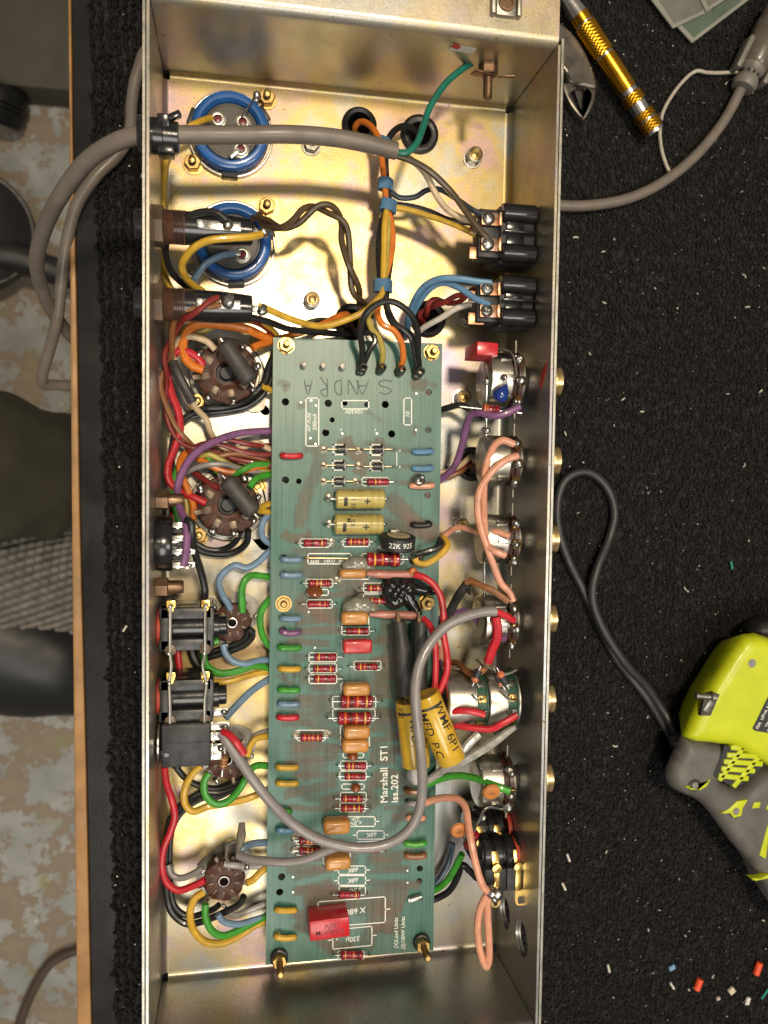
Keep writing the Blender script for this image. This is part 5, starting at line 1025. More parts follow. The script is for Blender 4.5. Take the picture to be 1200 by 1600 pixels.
wire('black', [(270, 566, 24), (278, 585, 26), (290, 608, 26), (301, 628, 24)], 'slanting black sleeve on the cream wire left of the upper octal socket', 2.7, colour=HEAT, name='sleeve', cat='sleeve')
wire('cream', [(300, 626, 24), (308, 640, 21), (322, 655, 17), (330, 678, 14), (344, 695, 13), (362, 702, 12), (382, 698, 13), (400, 692, 13), (415, 698, 11), (434, 710, 9)], 'cream wire leaving the slanting black sleeve and running to the board', 1.7)
wire('black', [(432, 548, 9), (420, 572, 14), (414, 595, 16), (400, 612, 17), (380, 628, 12), (350, 636, 9), (320, 638, 9), (302, 645, 9), (284, 658, 9), (272, 680, 9), (268, 715, 9), (272, 745, 9)], 'black wire ringing the lower right of the upper octal socket then down the wall', 1.8)
wire('black', [(432, 560, 9), (424, 590, 10), (412, 615, 10), (388, 634, 7), (355, 642, 6), (322, 646, 6), (300, 652, 6)], 'second black wire ringing the upper octal socket, nearer the floor', 1.4)
wire('yellow', [(408, 603, 18), (418, 607, 14), (434, 615, 9)], 'stub of yellow wire from the upper octal socket to the board', 1.7)
wire('purple', [(434, 673, 10), (405, 674, 14), (370, 678, 20), (335, 690, 26), (305, 708, 30), (286, 735, 32), (277, 765, 34), (282, 795, 40), (290, 815, 46), (292, 840, 50), (290, 865, 50), (287, 884, 49)], 'long purple wire arching from the board down to the round selector socket', 2.0)
wire('orange', [(300, 700, 10), (284, 715, 14), (281, 735, 18), (292, 762, 18), (302, 790, 17), (301, 812, 15), (294, 830, 12)], 'orange wire curving past the left side of the lower octal socket', 1.9)
wire('orange', [(300, 712, 12), (320, 722, 16), (345, 735, 16), (370, 738, 15), (400, 730, 13), (434, 724, 9)], 'orange wire weaving through the harness above the lower octal socket', 1.8)
wire('green', [(300, 706, 10), (320, 708, 15), (330, 722, 14), (342, 738, 14), (362, 742, 15), (382, 733, 16), (400, 726, 14), (434, 727, 9)], 'green wire weaving through the harness above the lower octal socket', 1.8)
wire('green', [(290, 715, 10), (276, 735, 12), (271, 760, 14), (272, 790, 15), (280, 820, 15)], 'green wire hugging the purple one by the rear wall', 1.7)
wire('olive', [(284, 725, 11), (300, 715, 15), (325, 710, 17), (345, 718, 16), (362, 728, 14), (390, 735, 12), (434, 738, 9)], 'olive yellow wire arching over the lower octal socket harness', 1.7)
wire('olive', [(283, 752, 12), (290, 780, 14), (292, 800, 14), (284, 830, 13), (281, 862, 13)], 'olive wire between the purple and orange ones by the selector socket', 1.4)
wire('grey', [(289, 740, 12), (303, 732, 16), (325, 726, 18), (352, 726, 17), (380, 734, 14), (434, 744, 9)], 'light grey wire arching over the lower octal socket', 1.6)
wire('darkred', [(299, 735, 8), (315, 747, 12), (330, 757, 16), (342, 763, 18)], 'brick red wire entering the lower octal socket from the upper left', 1.9)
wire('green', [(390, 762, 20), (398, 750, 18), (412, 743, 14), (434, 741, 9)], 'short bright green wire from the lower octal socket to the board', 1.9)
wire('yellow', [(406, 794, 19), (418, 788, 14), (434, 785, 9)], 'upper of two yellow wires from the lower octal socket to the board', 1.8)
wire('yellow', [(406, 798, 18), (420, 800, 13), (434, 801, 9)], 'lower of two yellow wires from the lower octal socket to the board', 1.7)
wire('paleblue', [(434, 800, 9), (418, 806, 12), (409, 820, 13), (410, 838, 12), (420, 848, 11), (434, 850, 9)], 'slate blue wire loop right of the lower octal socket', 1.8)
wire('paleblue', [(434, 854, 9), (420, 862, 12), (403, 878, 14), (385, 887, 15), (368, 883, 15), (352, 892, 16), (342, 908, 17), (347, 928, 18), (355, 942, 18), (360, 952, 17)], 'slate blue wire zigzagging to the upper small valve socket', 1.8)
wire('black', [(388, 828, 18), (385, 848, 13), (368, 862, 9), (345, 866, 8), (318, 862, 8), (300, 850, 9), (290, 842, 10)], 'outer black wire curving under the lower octal socket', 1.9)
wire('black', [(376, 830, 17), (368, 846, 12), (348, 858, 8), (325, 858, 8), (305, 848, 8)], 'inner black wire curving under the lower octal socket', 1.6)
wire('black', [(291, 812, 48), (299, 818, 50), (300, 838, 48), (304, 862, 42), (313, 890, 36), (320, 920, 32), (318, 945, 30)], 'black wire dropping from the round selector socket to the upper jack', 2.0)
wire('green', [(379, 956, 16), (378, 935, 18), (379, 915, 19), (388, 901, 18), (402, 899, 14), (434, 904, 9)], 'green wire hooking over from the upper small valve socket to the board', 2.0)
wire('green', [(434, 925, 9), (418, 940, 13), (407, 960, 15), (408, 985, 15), (417, 1005, 12), (434, 1020, 8)], 'green wire bowing outward from under the board edge', 1.9)
wire('green', [(342, 1000, 15), (326, 1008, 15), (318, 1025, 16), (325, 1042, 17), (345, 1052, 17), (372, 1048, 16), (400, 1040, 14), (420, 1045, 10), (434, 1052, 8)], 'green wire curling beneath the upper small valve socket', 2.0)
wire('paleblue', [(349, 1006, 18), (352, 1020, 18), (365, 1033, 18), (385, 1037, 16), (405, 1032, 13), (434, 1031, 8)], 'slate blue wire from the foot of the upper small socket to the board', 1.9)
wire('yellow', [(324, 1058, 14), (335, 1064, 16), (355, 1065, 17), (380, 1058, 15), (402, 1052, 12), (434, 1046, 8)], 'yellow wire running from the jacks to the board beneath the green one', 1.8)
wire('black', [(322, 1028, 10), (350, 1020, 12), (378, 1010, 14), (392, 998, 15), (394, 988, 16), (388, 982, 17)], 'outer black heater wire to the right of the upper small socket', 1.9)
wire('black', [(322, 1020, 9), (345, 1014, 11), (370, 1005, 13), (384, 995, 15), (386, 985, 17)], 'inner black heater wire to the right of the upper small socket', 1.7)
wire('paleblue', [(434, 1054, 8), (412, 1066, 13), (390, 1082, 18), (370, 1102, 22), (352, 1122, 26)], 'slate blue wire slanting from the board to the closed jack terminals', 2.0)
wire('grey', [(434, 1138, 8), (410, 1144, 11), (396, 1152, 12), (388, 1168, 13)], 'greyish wire from the board edge toward the middle small socket', 1.5)
wire('yellow', [(434, 1146, 8), (416, 1150, 12), (400, 1154, 14), (391, 1166, 15), (386, 1182, 16)], 'yellow wire hooking from the board to the middle small socket', 1.9)
wire('yellow', [(314, 1196, 18), (300, 1210, 18), (289, 1232, 17), (289, 1255, 17), (302, 1268, 18), (325, 1260, 18), (350, 1256, 16), (385, 1248, 13), (412, 1237, 11), (430, 1228, 8)], 'long yellow wire sweeping below the middle small socket to the board', 2.0)
wire('green', [(326, 1208, 22), (319, 1222, 23), (321, 1242, 24), (336, 1256, 24), (356, 1252, 22), (375, 1232, 18), (388, 1208, 16), (402, 1196, 12), (430, 1198, 8)], 'green wire looping below the middle small socket', 2.0)
wire('red', [(257, 1198, 18), (260, 1222, 16), (268, 1248, 14), (273, 1275, 14), (266, 1300, 14), (256, 1325, 14), (253, 1352, 14), (260, 1378, 15), (278, 1391, 16), (300, 1385, 17), (320, 1375, 18)], 'red wire running down the rear wall to the lowest valve socket', 2.0)
wire('black', [(276, 1200, 10), (290, 1216, 10), (312, 1228, 10), (340, 1232, 10), (370, 1222, 11), (388, 1208, 12)], 'black wire curving under the middle small socket, upper of two', 1.8)
wire('black', [(392, 1204, 12), (375, 1226, 9), (345, 1238, 8), (318, 1238, 8), (292, 1252, 8), (270, 1275, 8), (261, 1305, 8), (259, 1350, 8), (260, 1395, 9), (268, 1425, 10), (290, 1443, 11), (315, 1440, 12), (345, 1428, 13), (372, 1414, 15), (381, 1400, 17)], 'outer black heater wire curving down the rear wall to the lowest socket', 1.9)
wire('black', [(380, 1222, 8), (345, 1244, 6), (315, 1248, 6), (285, 1268, 6), (268, 1300, 6), (265, 1350, 7), (267, 1395, 8), (276, 1420, 9), (298, 1432, 10), (330, 1422, 12), (342, 1414, 15)], 'inner black heater wire curving down the rear wall to the lowest socket', 1.7)
wire('grey', [(263, 1352, 10), (268, 1366, 12), (282, 1372, 13), (300, 1366, 14), (318, 1356, 16)], 'grey wire coming off the rear wall to the lowest socket', 1.8)
wire('yellow', [(318, 1394, 18), (304, 1404, 20), (297, 1425, 21), (301, 1450, 20), (318, 1470, 18), (342, 1474, 16), (370, 1464, 13), (398, 1446, 10), (430, 1432, 7)], 'yellow wire making the widest loop below the lowest socket', 2.1)
wire('green', [(321, 1412, 22), (321, 1432, 22), (330, 1453, 21), (348, 1462, 19), (370, 1455, 16), (395, 1442, 12), (430, 1424, 7)], 'green wire looping just inside the yellow one below the lowest socket', 2.0)
wire('paleblue', [(340, 1428, 19), (350, 1440, 18), (372, 1444, 16), (395, 1438, 12), (430, 1428, 7)], 'slate blue wire below the lowest socket running to the board', 1.8)
wire('palegrey', [(352, 1420, 9), (368, 1430, 8), (395, 1420, 8), (430, 1405, 7)], 'pale wire near the floor beneath the lowest socket', 1.6)
wire('yellow', [(385, 1380, 16), (396, 1374, 14), (408, 1362, 12), (430, 1345, 8)], 'short yellow wire from the right of the lowest socket to the board', 2.0)
wire('paleblue', [(372, 1338, 20), (380, 1326, 20), (395, 1318, 16), (430, 1316, 8)], 'slate blue wire arching from the lowest socket to the board', 2.0)
wire('palegrey', [(350, 1350, 18), (366, 1352, 18), (390, 1354, 12), (430, 1352, 8)], 'pale grey wire from the top of the lowest socket to the board', 1.7)
# bare formed wire above the lowest socket
q = MB(); q.tube([P(378, 1285, 22), P(377, 1305, 24), P(374, 1322, 26), P(370, 1335, 22)], [1.6, 2.6, 1.6, 1], 8); q.tube([P(373, 1312, 24), P(355, 1320, 22), P(353, 1340, 20), P(360, 1352, 18)], .8, 6, 0); tag(q.build('bare_lead', mat('grey_dip', (.16, .14, .11), .4, 0, .3)), 'grey dipped bare lead standing at the top of the lowest socket', 'wire')
# small resistor by the middle socket
t = thing('resistor', 'tiny dark banded resistor standing beside the middle small socket', 'resistor', P(349, 1190, 30)); carbon(t, 'body', P(351, 1178, 30), P(348, 1202, 30), 2.6, [(.3, 'y'), (.5, 'o'), (.7, 'g')], leadlen=4, kink=False, bodycol=mat('tan_resistor', (.16, .07, .04), .35))
# ---- screened grey cables
SCR = mat('grey_screen_sheath', (.235, .215, .21), .34, 0, .12, 160, .08, coat=.2)
scp = [(346, 1145, 44), (356, 1160, 46), (376, 1190, 48), (398, 1222, 49), (425, 1255, 48), (455, 1285, 46), (490, 1308, 46), (530, 1321, 47), (570, 1325, 48), (610, 1317, 48), (640, 1295, 48), (656, 1262, 50), (660, 1220, 53), (657, 1170, 58), (651, 1115, 60), (649, 1075, 60), (655, 1040, 58), (670, 1008, 56), (695, 980, 54), (725, 964, 53), (755, 956, 52), (775, 955, 52)]
wire(None, scp, 'thick grey screened cable making a long U over the circuit board', 2.75, colour=SCR, name='screened_cable', cat='cable', seg=12)
wire(None, [(352, 1158, 45), (372, 1188, 46), (395, 1222, 46), (422, 1256, 45)], 'second grey core lying along the screened cable near the closed jack', 1.8, colour=SCR, name='screened_cable', cat='cable')
wire('red', [(349, 1143, 46), (358, 1148, 49), (368, 1158, 51), (382, 1178, 50)], 'red core at the closed jack end of the grey screened cable', 1.9)
wire(None, [(372, 1336, 24), (392, 1342, 28), (420, 1346, 32), (450, 1347, 34), (480, 1342, 36), (508, 1330, 38), (530, 1322, 40)], 'shorter grey screened cable from the lowest socket over the board', 2.4, colour=SCR, name='screened_cable', cat='cable', seg=12)
wire('red', [(775, 955, 52), (790, 962, 51), (803, 970, 50)], 'red core joining the grey screened cable to the potentiometer lug', 1.9)
# ---- right hand side wiring
wire('purple', [(684, 752, 10), (698, 742, 14), (712, 725, 20), (722, 695, 26), (728, 668, 32), (735, 650, 38), (750, 645, 44), (770, 650, 48), (790, 646, 50), (812, 636, 50)], 'purple wire from the board edge to the topmost potentiometer', 2.0)
wire('black', [(684, 642, 10), (700, 637, 16), (718, 633, 20), (735, 640, 22), (755, 652, 24)], 'black wire from the board edge toward the topmost potentiometer', 1.9)
for k, (c_, pts, lb) in enumerate((('cream', [(684, 738, 10), (700, 736, 10), (718, 728, 10), (732, 716, 6), (736, 712, 0), (738, 722, -6)], 'cream wire dropping into the lone round grommet'), ('darkred', [(684, 744, 9), (700, 740, 9), (720, 730, 8), (732, 722, 2), (736, 726, -6)], 'dark red wire dropping into the lone round grommet'), ('brown', [(684, 750, 8), (705, 744, 8), (722, 735, 7), (733, 726, 1), (737, 730, -6)], 'brown wire dropping into the lone round grommet'))): wire(c_, pts, lb, 1.6)
wire('salmon', [(809, 712, 50), (792, 718, 50), (775, 730, 48), (760, 748, 46), (749, 768, 46), (746, 795, 46), (751, 825, 46), (760, 852, 46), (770, 880, 46), (782, 910, 47), (795, 925, 48), (802, 940, 49)], 'outer salmon wire from the second potentiometer down to the fourth', 2.0)
wire('salmon', [(803, 694, 50), (785, 688, 50), (770, 700, 47), (759, 730, 44), (756, 765, 44), (756, 800, 44), (758, 830, 44), (762, 852, 46), (775, 862, 49), (790, 868, 50)], 'inner salmon wire from the second potentiometer to the third', 2.0)
wire('salmon', [(684, 848, 12), (695, 836, 18), (712, 825, 24), (730, 826, 30), (750, 832, 38), (775, 831, 46), (797, 838, 50)], 'salmon wire from the board edge to the third potentiometer', 1.8)
wire('yellow', [(648, 872, 23), (652, 879, 23), (664, 881, 24), (680, 873, 25), (694, 860, 25), (699, 850, 23), (693, 840, 18), (686, 836, 11)], 'yellow wire looping off the board at the eyelet above the black lump', 1.9)
wire('black', [(652, 866, 25), (668, 861, 26), (683, 857, 26), (690, 849, 24), (686, 840, 14)], 'black wire looping off the board inside the yellow one', 1.7)
wire('brown', [(728, 910, 40), (736, 908, 42), (750, 914, 46), (770, 923, 49), (795, 940, 51)], 'brown wire bridging from the black sleeve to the fourth potentiometer', 1.9)
wire('black', [(730, 912, 40), (720, 925, 36), (710, 942, 28), (700, 962, 20), (690, 975, 12)], 'flat black sleeve slanting off the brown wire beside the board', 2.6, colour=HEAT, name='sleeve', cat='sleeve')
q = MB(); q.lathe([(-.6, 2.0), (0, 2.6), (.6, 2.0), (.6, 1.0), (-.6, 1.0), (-.6, 2.0)], P(732, 923, 40), (1, .3, .6), 14); tag(q.build('sleeve_clip', RUBBER), 'tiny black ring clipped to the slanting sleeve', 'ring')
wire('purple', [(684, 968, 12), (705, 959, 18), (728, 956, 24), (743, 966, 28), (755, 984, 34), (770, 993, 42), (790, 997, 48)], 'purple wire under the grey cable to the fourth potentiometer', 2.0)
wire('red', [(648, 898, 30), (662, 902, 32), (678, 914, 34), (689, 934, 36), (693, 960, 38), (693, 990, 40), (698, 1020, 42), (699, 1045, 42), (692, 1068, 42), (682, 1090, 42), (675, 1108, 40)], 'long red wire from the pink sleeve down past the board edge', 1.9)
wire('red', [(661, 966, 30), (672, 978, 34), (679, 1000, 38), (681, 1030, 40), (680, 1065, 42), (676, 1095, 42), (668, 1118, 40)], 'second red wire close beside the right black sleeve', 1.8)
wire('salmon', [(690, 1010, 14), (688, 1040, 18), (690, 1070, 22), (690, 1095, 24), (684, 1115, 22)], 'salmon wire behind the two long red ones', 2.0)
wire('purple', [(687, 1030, 24), (689, 1060, 26), (688, 1090, 26), (682, 1110, 24)], 'dark purple wire behind the two long red ones', 1.3)
wire('red', [(680, 1116, 40), (700, 1112, 46), (725, 1110, 52), (745, 1113, 54), (758, 1117, 55)], 'upper red wire lying across the two gang potentiometer', 1.9)
wire('red', [(676, 1124, 38), (700, 1130, 42), (730, 1136, 48), (765, 1139, 52), (785, 1130, 54), (808, 1117, 54)], 'lower red wire lying across the two gang potentiometer', 1.9)
wire('red', [(774, 964, 50), (777, 980, 50), (776, 998, 49), (769, 1015, 47), (762, 1035, 46)], 'red sleeved wire falling from the fourth potentiometer', 2.6)
wire('brown', [(684, 1042, 16), (700, 1036, 22), (715, 1036, 30), (728, 1048, 40), (742, 1054, 46), (755, 1046, 47), (764, 1034, 46)], 'brown wire draped over the two gang potentiometer into the red sleeve', 1.9)
wire('green', [(664, 1226, 20), (685, 1218, 24), (710, 1212, 30), (735, 1214, 38), (760, 1222, 46), (780, 1230, 50), (796, 1236, 51)], 'vivid green wire from the board to the lowest potentiometer', 2.0)
wire('salmon', [(660, 1256, 20), (680, 1249, 24), (700, 1246, 30), (718, 1250, 36), (728, 1264, 42), (732, 1290, 48), (738, 1325, 54), (746, 1360, 56), (755, 1385, 56), (766, 1396, 54)], 'salmon wire from the board running down over the input jacks', 2.05)
wire('salmon', [(766, 1398, 54), (758, 1402, 54), (750, 1420, 53), (746, 1445, 50), (748, 1475, 48), (754, 1500, 47), (760, 1510, 47), (764, 1498, 48), (764, 1470, 50), (762, 1435, 53), (762, 1408, 54), (768, 1398, 54)], 'salmon wire hairpin loop hanging below the input jacks', 2.0)
q = MB(); blob(q, P(770, 1398, 54), 3.4, 6); tag(q.build('solder_joint', SOLDER), 'bright solder lump at the top of the salmon hairpin loop', 'solder')
wire('green', [(664, 1396, 10), (684, 1388, 14), (700, 1374, 20), (712, 1354, 26), (722, 1334, 30)], 'green wire from under the board to the input jacks', 2.0)
wire('black', [(664, 1410, 8), (684, 1403, 10), (702, 1392, 14), (714, 1372, 20), (722, 1352, 24), (735, 1362, 24), (745, 1372, 22)], 'black wire from under the board to the input jacks', 2.0)
wire('paleblue', [(668, 1385, 6), (684, 1376, 6), (700, 1350, 6), (708, 1318, 8)], 'pale blue wire near the floor by the input jacks', 1.8)
# clear sheathed braid
CLR = mat('clear_sheath', (.50, .49, .45), .2, .35, .3, 350, .5, 500)
q = MB(); q.tube([P(662, 1224, 20), P(685, 1208, 26), P(705, 1193, 34), P(722, 1190, 38)], [2, 2.4, 2.6, 2.2], 8); q.tube([P(718, 1192, 38), P(742, 1178, 42), P(770, 1160, 46), P(795, 1142, 48), P(806, 1136, 50)], [2.2, 2.6, 2.7, 2.0, 1.4], 8); tag(q.build('screen_braid', CLR), 'clear sheathed silver braid slanting from the yellow capacitor to the front wall', 'wire')
wire('palegrey', [(700, 1192, 40), (722, 1172, 42), (738, 1155, 44), (748, 1146, 44)], 'pale sheathed tail behind the slanted yellow capacitor', 2.6, colour=CLR)
q = MB(); q.tube([P(646, 1200, 20), P(644, 1210, 22), P(650, 1219, 22), P(662, 1216, 22)], [3.4, 3.4, 3, 2.4], 10); tag(q.build('sleeve', mat('white_sleeve', (.5, .5, .5), .3, 0, .1, 200, 0, coat=.3), org=P(646, 1200, 20)), 'short white bent sleeve below the yellow capacitors', 'sleeve')
# ---------------------------------------------------------------- mains cable
GC = mat('grey_mains_sheath', (.155, .130, .108), .42, 0, .14, 120, .12, 300)
mc = thing('mains_cable', 'thick grey mains cable crossing the chassis, looping off the bench to a moulded plug', 'cable', P(620, 236, 52))
q = MB(); q.tube([P(*a) for a in ((619, 236, 52), (580, 226, 54), (520, 215, 56), (450, 210, 57), (380, 211, 57), (320, 211, 57), (265, 211, 57), (210, 213, 55), (170, 228, 48), (130, 258, 35), (95, 305, 15), (72, 350, -10), (58, 400, -40), (62, 440, -70), (78, 480, -95), (100, 512, -120), (130, 545, -150))], 4.35, 16, 8); q.build('sheath', GC, mc)
q = MB(); q.tube([P(*a) for a in ((140, 606, -150), (100, 602, -140), (70, 600, -132), (66, 586, -124), (78, 545, -112), (90, 495, -98), (96, 440, -88), (104, 380, -80), (120, 320, -72), (150, 275, -68), (185, 240, -68), (203, 205, -68), (206, 160, -70), (216, 110, -70), (240, 70, -70), (330, 40, -70), (500, 120, -70), (700, 280, -70), (820, 315, -70), (875, 321, -70), (920, 321, -70), (975, 312, -70), (1030, 288, -70), (1085, 245, -70), (1130, 190, -69), (1160, 135, -67), (1170, 118, -66))], 3.75, 14, 8); q.build('sheath', GC, mc)
a, b_ = P(1163, 132, -66), P(1192, 72, -64); ax_ = nrm(b_-a)
GP = mat('grey_plug_moulding', (.16, .145, .125), .4, 0, .15, 200, .1); GP2 = mat('dark_plug_body', (.10, .085, .065), .3, 0, .2, 150, .1, coat=.2)
q = MB(); q.lathe([(-4, 4), (-3, 8), (0, 9), (3, 8.6), (5, 8), (6, 7), (8, 7.2), (9, 8.4), (11, 9.5), (13, 9.7)], a, ax_, 24); pl = q.build('plug', GP, mc)
for k in range(5):
    q = MB(); an = .4+k*.55; u, v_, _ = frame(ax_); d = u*math.cos(an)+v_*math.sin(an); d = d if d[2] > 0 else -d; q.box(a+ax_*6.5+d*7.0, (1.6, 1.6, 3), .3); q.build('strain_slot', BLACKM, pl)
q = MB(); q.lathe([(12.5, 9.8), (15, 11), (30, 11.5), (44, 12), (46, 11), (60, 11), (60, .1)], a, ax_, 26); q.build('plug_body', GP2, pl)
q = MB(); u, v_, _ = frame(ax_); sd = u if u[0] < 0 else -u; Rm = np.column_stack([ax_, sd, np.cross(ax_, sd)]); q.box(a+ax_*17+sd*11.5, (24, 4, 12), 1.2, Rm); q.box(a+ax_*17-sd*11.5, (24, 4, 12), 1.2, Rm); q.build('plug_wing', GP, pl)
for c_, pts, nm in (('teal', [(619, 238, 52), (636, 238, 53), (652, 222, 52), (662, 195, 50), (673, 165, 48), (695, 132, 46), (722, 108, 44), (742, 96, 42)], 'earth_core'), ('umber', [(616, 242, 51), (640, 250, 50), (672, 268, 48), (705, 300, 46), (732, 336, 46), (752, 362, 46), (762, 372, 46)], 'live_core'), ('cream', [(618, 239, 50), (640, 248, 46), (664, 270, 42), (682, 305, 40), (700, 328, 39), (725, 342, 39), (748, 345, 40)], 'neutral_core')):
    q = MB(); q.tube([P(*k) for k in pts], 1.75, 9); q.build(nm, wm(c_), mc)
# strain relief clamp in the rear wall
c = V(1, P(245, 213, 56)[1], 56); t = thing('cable_clamp', 'black moulded cable clamp gripping the grey mains cable at the rear wall', 'cable clamp', c)
q = MB(); q.lathe([(-2.2, 8), (-3, 9.6), (-6.5, 9), (-7, 6), (-7, 4.5)], c, (1, 0, 0), 24); q.lathe([(.2, 8.4), (5, 8.4), (5.4, 7.6), (12, 7.2), (12.4, 6), (12.4, 4.5)], c, (1, 0, 0), 24); q.build('bush', BLACKP, t)
q = MB(); q.box(c+V(5.5, 5, 3.2), (5.6, 8, 9), .8, _R(.3, 0)); q.box(c+V(6.5, -7, 1), (8, 5, 10), .8); q.box(c+V(10.5, 9.5, 2), (6, 3, 4), .5, rotz(.5)); q.build('wedge', BLACKP, t)

wire('black', [(268, 938, 10), (290, 970, 8), (300, 1020, 9), (312, 1050, 9), (300, 1100, 8), (280, 1150, 8), (276, 1200, 9)], 'black wire hidden low between the two open frame jack sockets', 2.6)
wire('red', [(270, 940, 12), (274, 985, 12), (279, 1030, 13), (281, 1060, 13), (275, 1110, 12), (262, 1180, 14), (257, 1200, 16)], 'dark red stretch of wire glimpsed between the open frame jack sockets', 1.9)
wire('umber', [(262, 940, 8), (266, 1000, 8), (264, 1050, 8), (262, 1120, 8), (258, 1180, 8)], 'umber wire low beside the rear wall between the open frame jacks', 3.0)
# ================================================================ tools and scraps on the bench
LIME = mat('lime_moulding', (.50, .56, .010), .38, 0, .08, 90, .06, 400, coat=.1)
GREYR = mat('grey_overmould', (.105, .098, .090), .52, 0, .2, 90, .2, 900, grime=(.17, .155, .13))
def dome(px, zr, z0, z1, rad, step=4.0, taper=0.0):
    return MB().pillow([tuple(P(x, y, zr)[:2]) for x, y in px][::-1], z0, z1, rad, step, taper=taper)
def slab(px, zr, z0, z1, bev, seg=5):
    q = MB(); q.plate([tuple(P(x, y, zr)[:2]) for x, y in px][::-1], t=z1-z0, z=z0, bev=bev, bseg=seg); return q
dr = thing('power_drill', 'lime green and grey corded power drill lying on the carpet', 'drill', P(1150, 1150, ZB))
ZD = -32.0
dome([(1172, 988), (1184, 974), (1215, 962), (1330, 985), (1330, 1030), (1240, 1005), (1195, 1000)], ZD-14, ZB+6, ZD-8, 8, 4, .2).build('gear_housing', BLACKM, dr, 60)
hs = dome([(1151, 1000), (1160, 991), (1178, 989), (1200, 996), (1330, 1040), (1330, 1160), (1262, 1188), (1200, 1197), (1178, 1184), (1140, 1163), (1080, 1157), (1066, 1150), (1074, 1128), (1090, 1094), (1112, 1060), (1134, 1024)], ZD-6, ZB+2, ZD+2, 8, 3.5, .24).build('housing', LIME, dr, 60)
def spl2(pts, n=4):
    p = pts+[pts[0]]; return [tuple(q[:2]) for q in spline([(x, y, 0) for x, y in p], n)][:-1]
hd = dome(spl2([(1068, 1149), (1100, 1156), (1142, 1163), (1132, 1190), (1122, 1214), (1140, 1226), (1160, 1230), (1182, 1206), (1205, 1199), (1262, 1196), (1312, 1250), (1330, 1420), (1235, 1440), (1212, 1420), (1196, 1386), (1168, 1345), (1138, 1308), (1112, 1272), (1092, 1252), (1064, 1239), (1046, 1226), (1043, 1205), (1054, 1178)]), ZD-10, ZB+2, ZD-3, 10, 3.5, .22).build('handle', GREYR, dr, 60)
slab([(1136, 1166), (1180, 1184), (1200, 1198), (1184, 1212), (1162, 1230), (1140, 1228), (1118, 1214)], ZD, ZD-5, ZD-2.6, .4, 1).build('vent_recess', BLACKM, dr)
def bar(p0, p1, r, z, mat_, par, nm):
    q = MB(); a, b_ = P(*p0, z), P(*p1, z); ax_ = nrm(b_-a); sd = np.cross(V(0, 0, 1), ax_); Rm = np.column_stack([ax_, sd, V(0, 0, 1)]); q.box((a+b_)/2-V(0, 0, 4), (np.linalg.norm(b_-a), r*2, 9), r*.5, Rm); return q.build(nm, mat_, par)
for p0, p1 in (((1142, 1168), (1172, 1170)), ((1136, 1180), (1190, 1182)), ((1131, 1190), (1192, 1194)), ((1127, 1201), (1180, 1205)), ((1123, 1212), (1170, 1217)), ((1163, 1166), (1124, 1220)), ((1190, 1178), (1146, 1230))): bar(p0, p1, 1.9, ZD-2, LIME, dr, 'vent_bar')
for x, y, rx_, ry_, a_ in ((1174, 1036, 6.0, 3.6, -.25), (1085, 1227, 5.0, 4.6, 0), (1149, 1267, 5.2, 5, 0), ):
    c = P(x, y, ZD+1.2 if y < 1100 else ZD-3.2); q = MB(); q.plate(circ((0, 0), rx_, 18, ry_, a_), t=.5, o=c); s_ = q.build('screw_recess', mat('screw_recess', (.05, .048, .04), .4, .5), dr)
    q = MB(); q.lathe([(.3, rx_*.55), (1.0, rx_*.5), (1.0, .1)], c, (0, 0, 1), 12); q.build('screw', DULL, s_)
for px in ([(1070, 1229), (1078, 1227), (1090, 1232), (1100, 1224), (1110, 1216), (1104, 1228), (1094, 1234), (1080, 1234)], [(1126, 1271), (1140, 1262), (1150, 1252), (1168, 1249), (1160, 1262), (1158, 1274), (1146, 1278), (1140, 1270)], [(1174, 1263), (1178, 1253), (1188, 1253), (1186, 1262)], [(1196, 1264), (1200, 1256), (1214, 1254), (1214, 1268)], [(1186, 1336), (1196, 1300), (1202, 1280), (1208, 1282), (1200, 1310), (1196, 1342)], [(1172, 1372), (1188, 1372), (1204, 1364), (1214, 1356), (1214, 1362), (1200, 1372), (1180, 1376)]):
    slab(px, ZD-3, ZD-8, ZD-2.3, .5, 2).build('lime_inlay', LIME, dr)
slab([(1098, 1088), (1112, 1080), (1122, 1084), (1108, 1117), (1092, 1117)], ZD, ZD-1, ZD+2.2, .3, 1).build('clip_recess', mat('dark_recess', (.05, .045, .03), .5), dr)
q = MB(); q.lathe([(-6, 2.2), (4, 2.2), (5, 3.4), (8, 3.4)], P(1100, 1088, ZD+1), nrm(V(1, -.1, .1)), 12); q.box(P(1106, 1103, ZD+1), (9, 5, 4), .6, rotz(.9)); q.build('reverse_lever', mat('lever_metal', (.26, .25, .22), .38, .9), dr)
lb = slab([(1175, 1138), (1178, 1133), (1196, 1096), (1214, 1062), (1330, 1100), (1330, 1160), (1210, 1147), (1180, 1142)], ZD+2, ZD+1.2, ZD+2.25, .2, 1).build('rating_label', mat('label_black', (.03, .03, .035), .35), dr)
for txt, x, y, h in (('FSA  UF=A 3.3A', 1194, 1117, 5.5), ('Use only with', 1203, 1122, 4)):
    q = text_mb(txt, h/2.4/.7, .04); q2 = MB(); q2.flat = True; q2.add(q.v[0] @ rotz(1.08).T+P(x, y, ZD+2.32), q.f); q2.build('lettering', WHITEINK, lb)
slab([(1198, 1142), (1206, 1128), (1222, 1112), (1300, 1130), (1300, 1150), (1212, 1147)], ZD+2, ZD+2.3, ZD+2.4, .05, 1).build('white_panel', WHITEINK, lb)
q = MB(); q.lathe([(-6, 6), (2, 8.5), (10, 9)], P(1064, 1162, ZD-18), nrm(P(1075, 1178, ZD-18)-P(1064, 1162, ZD-18)), 20); q.build('cord_boot', BLACKM, dr)
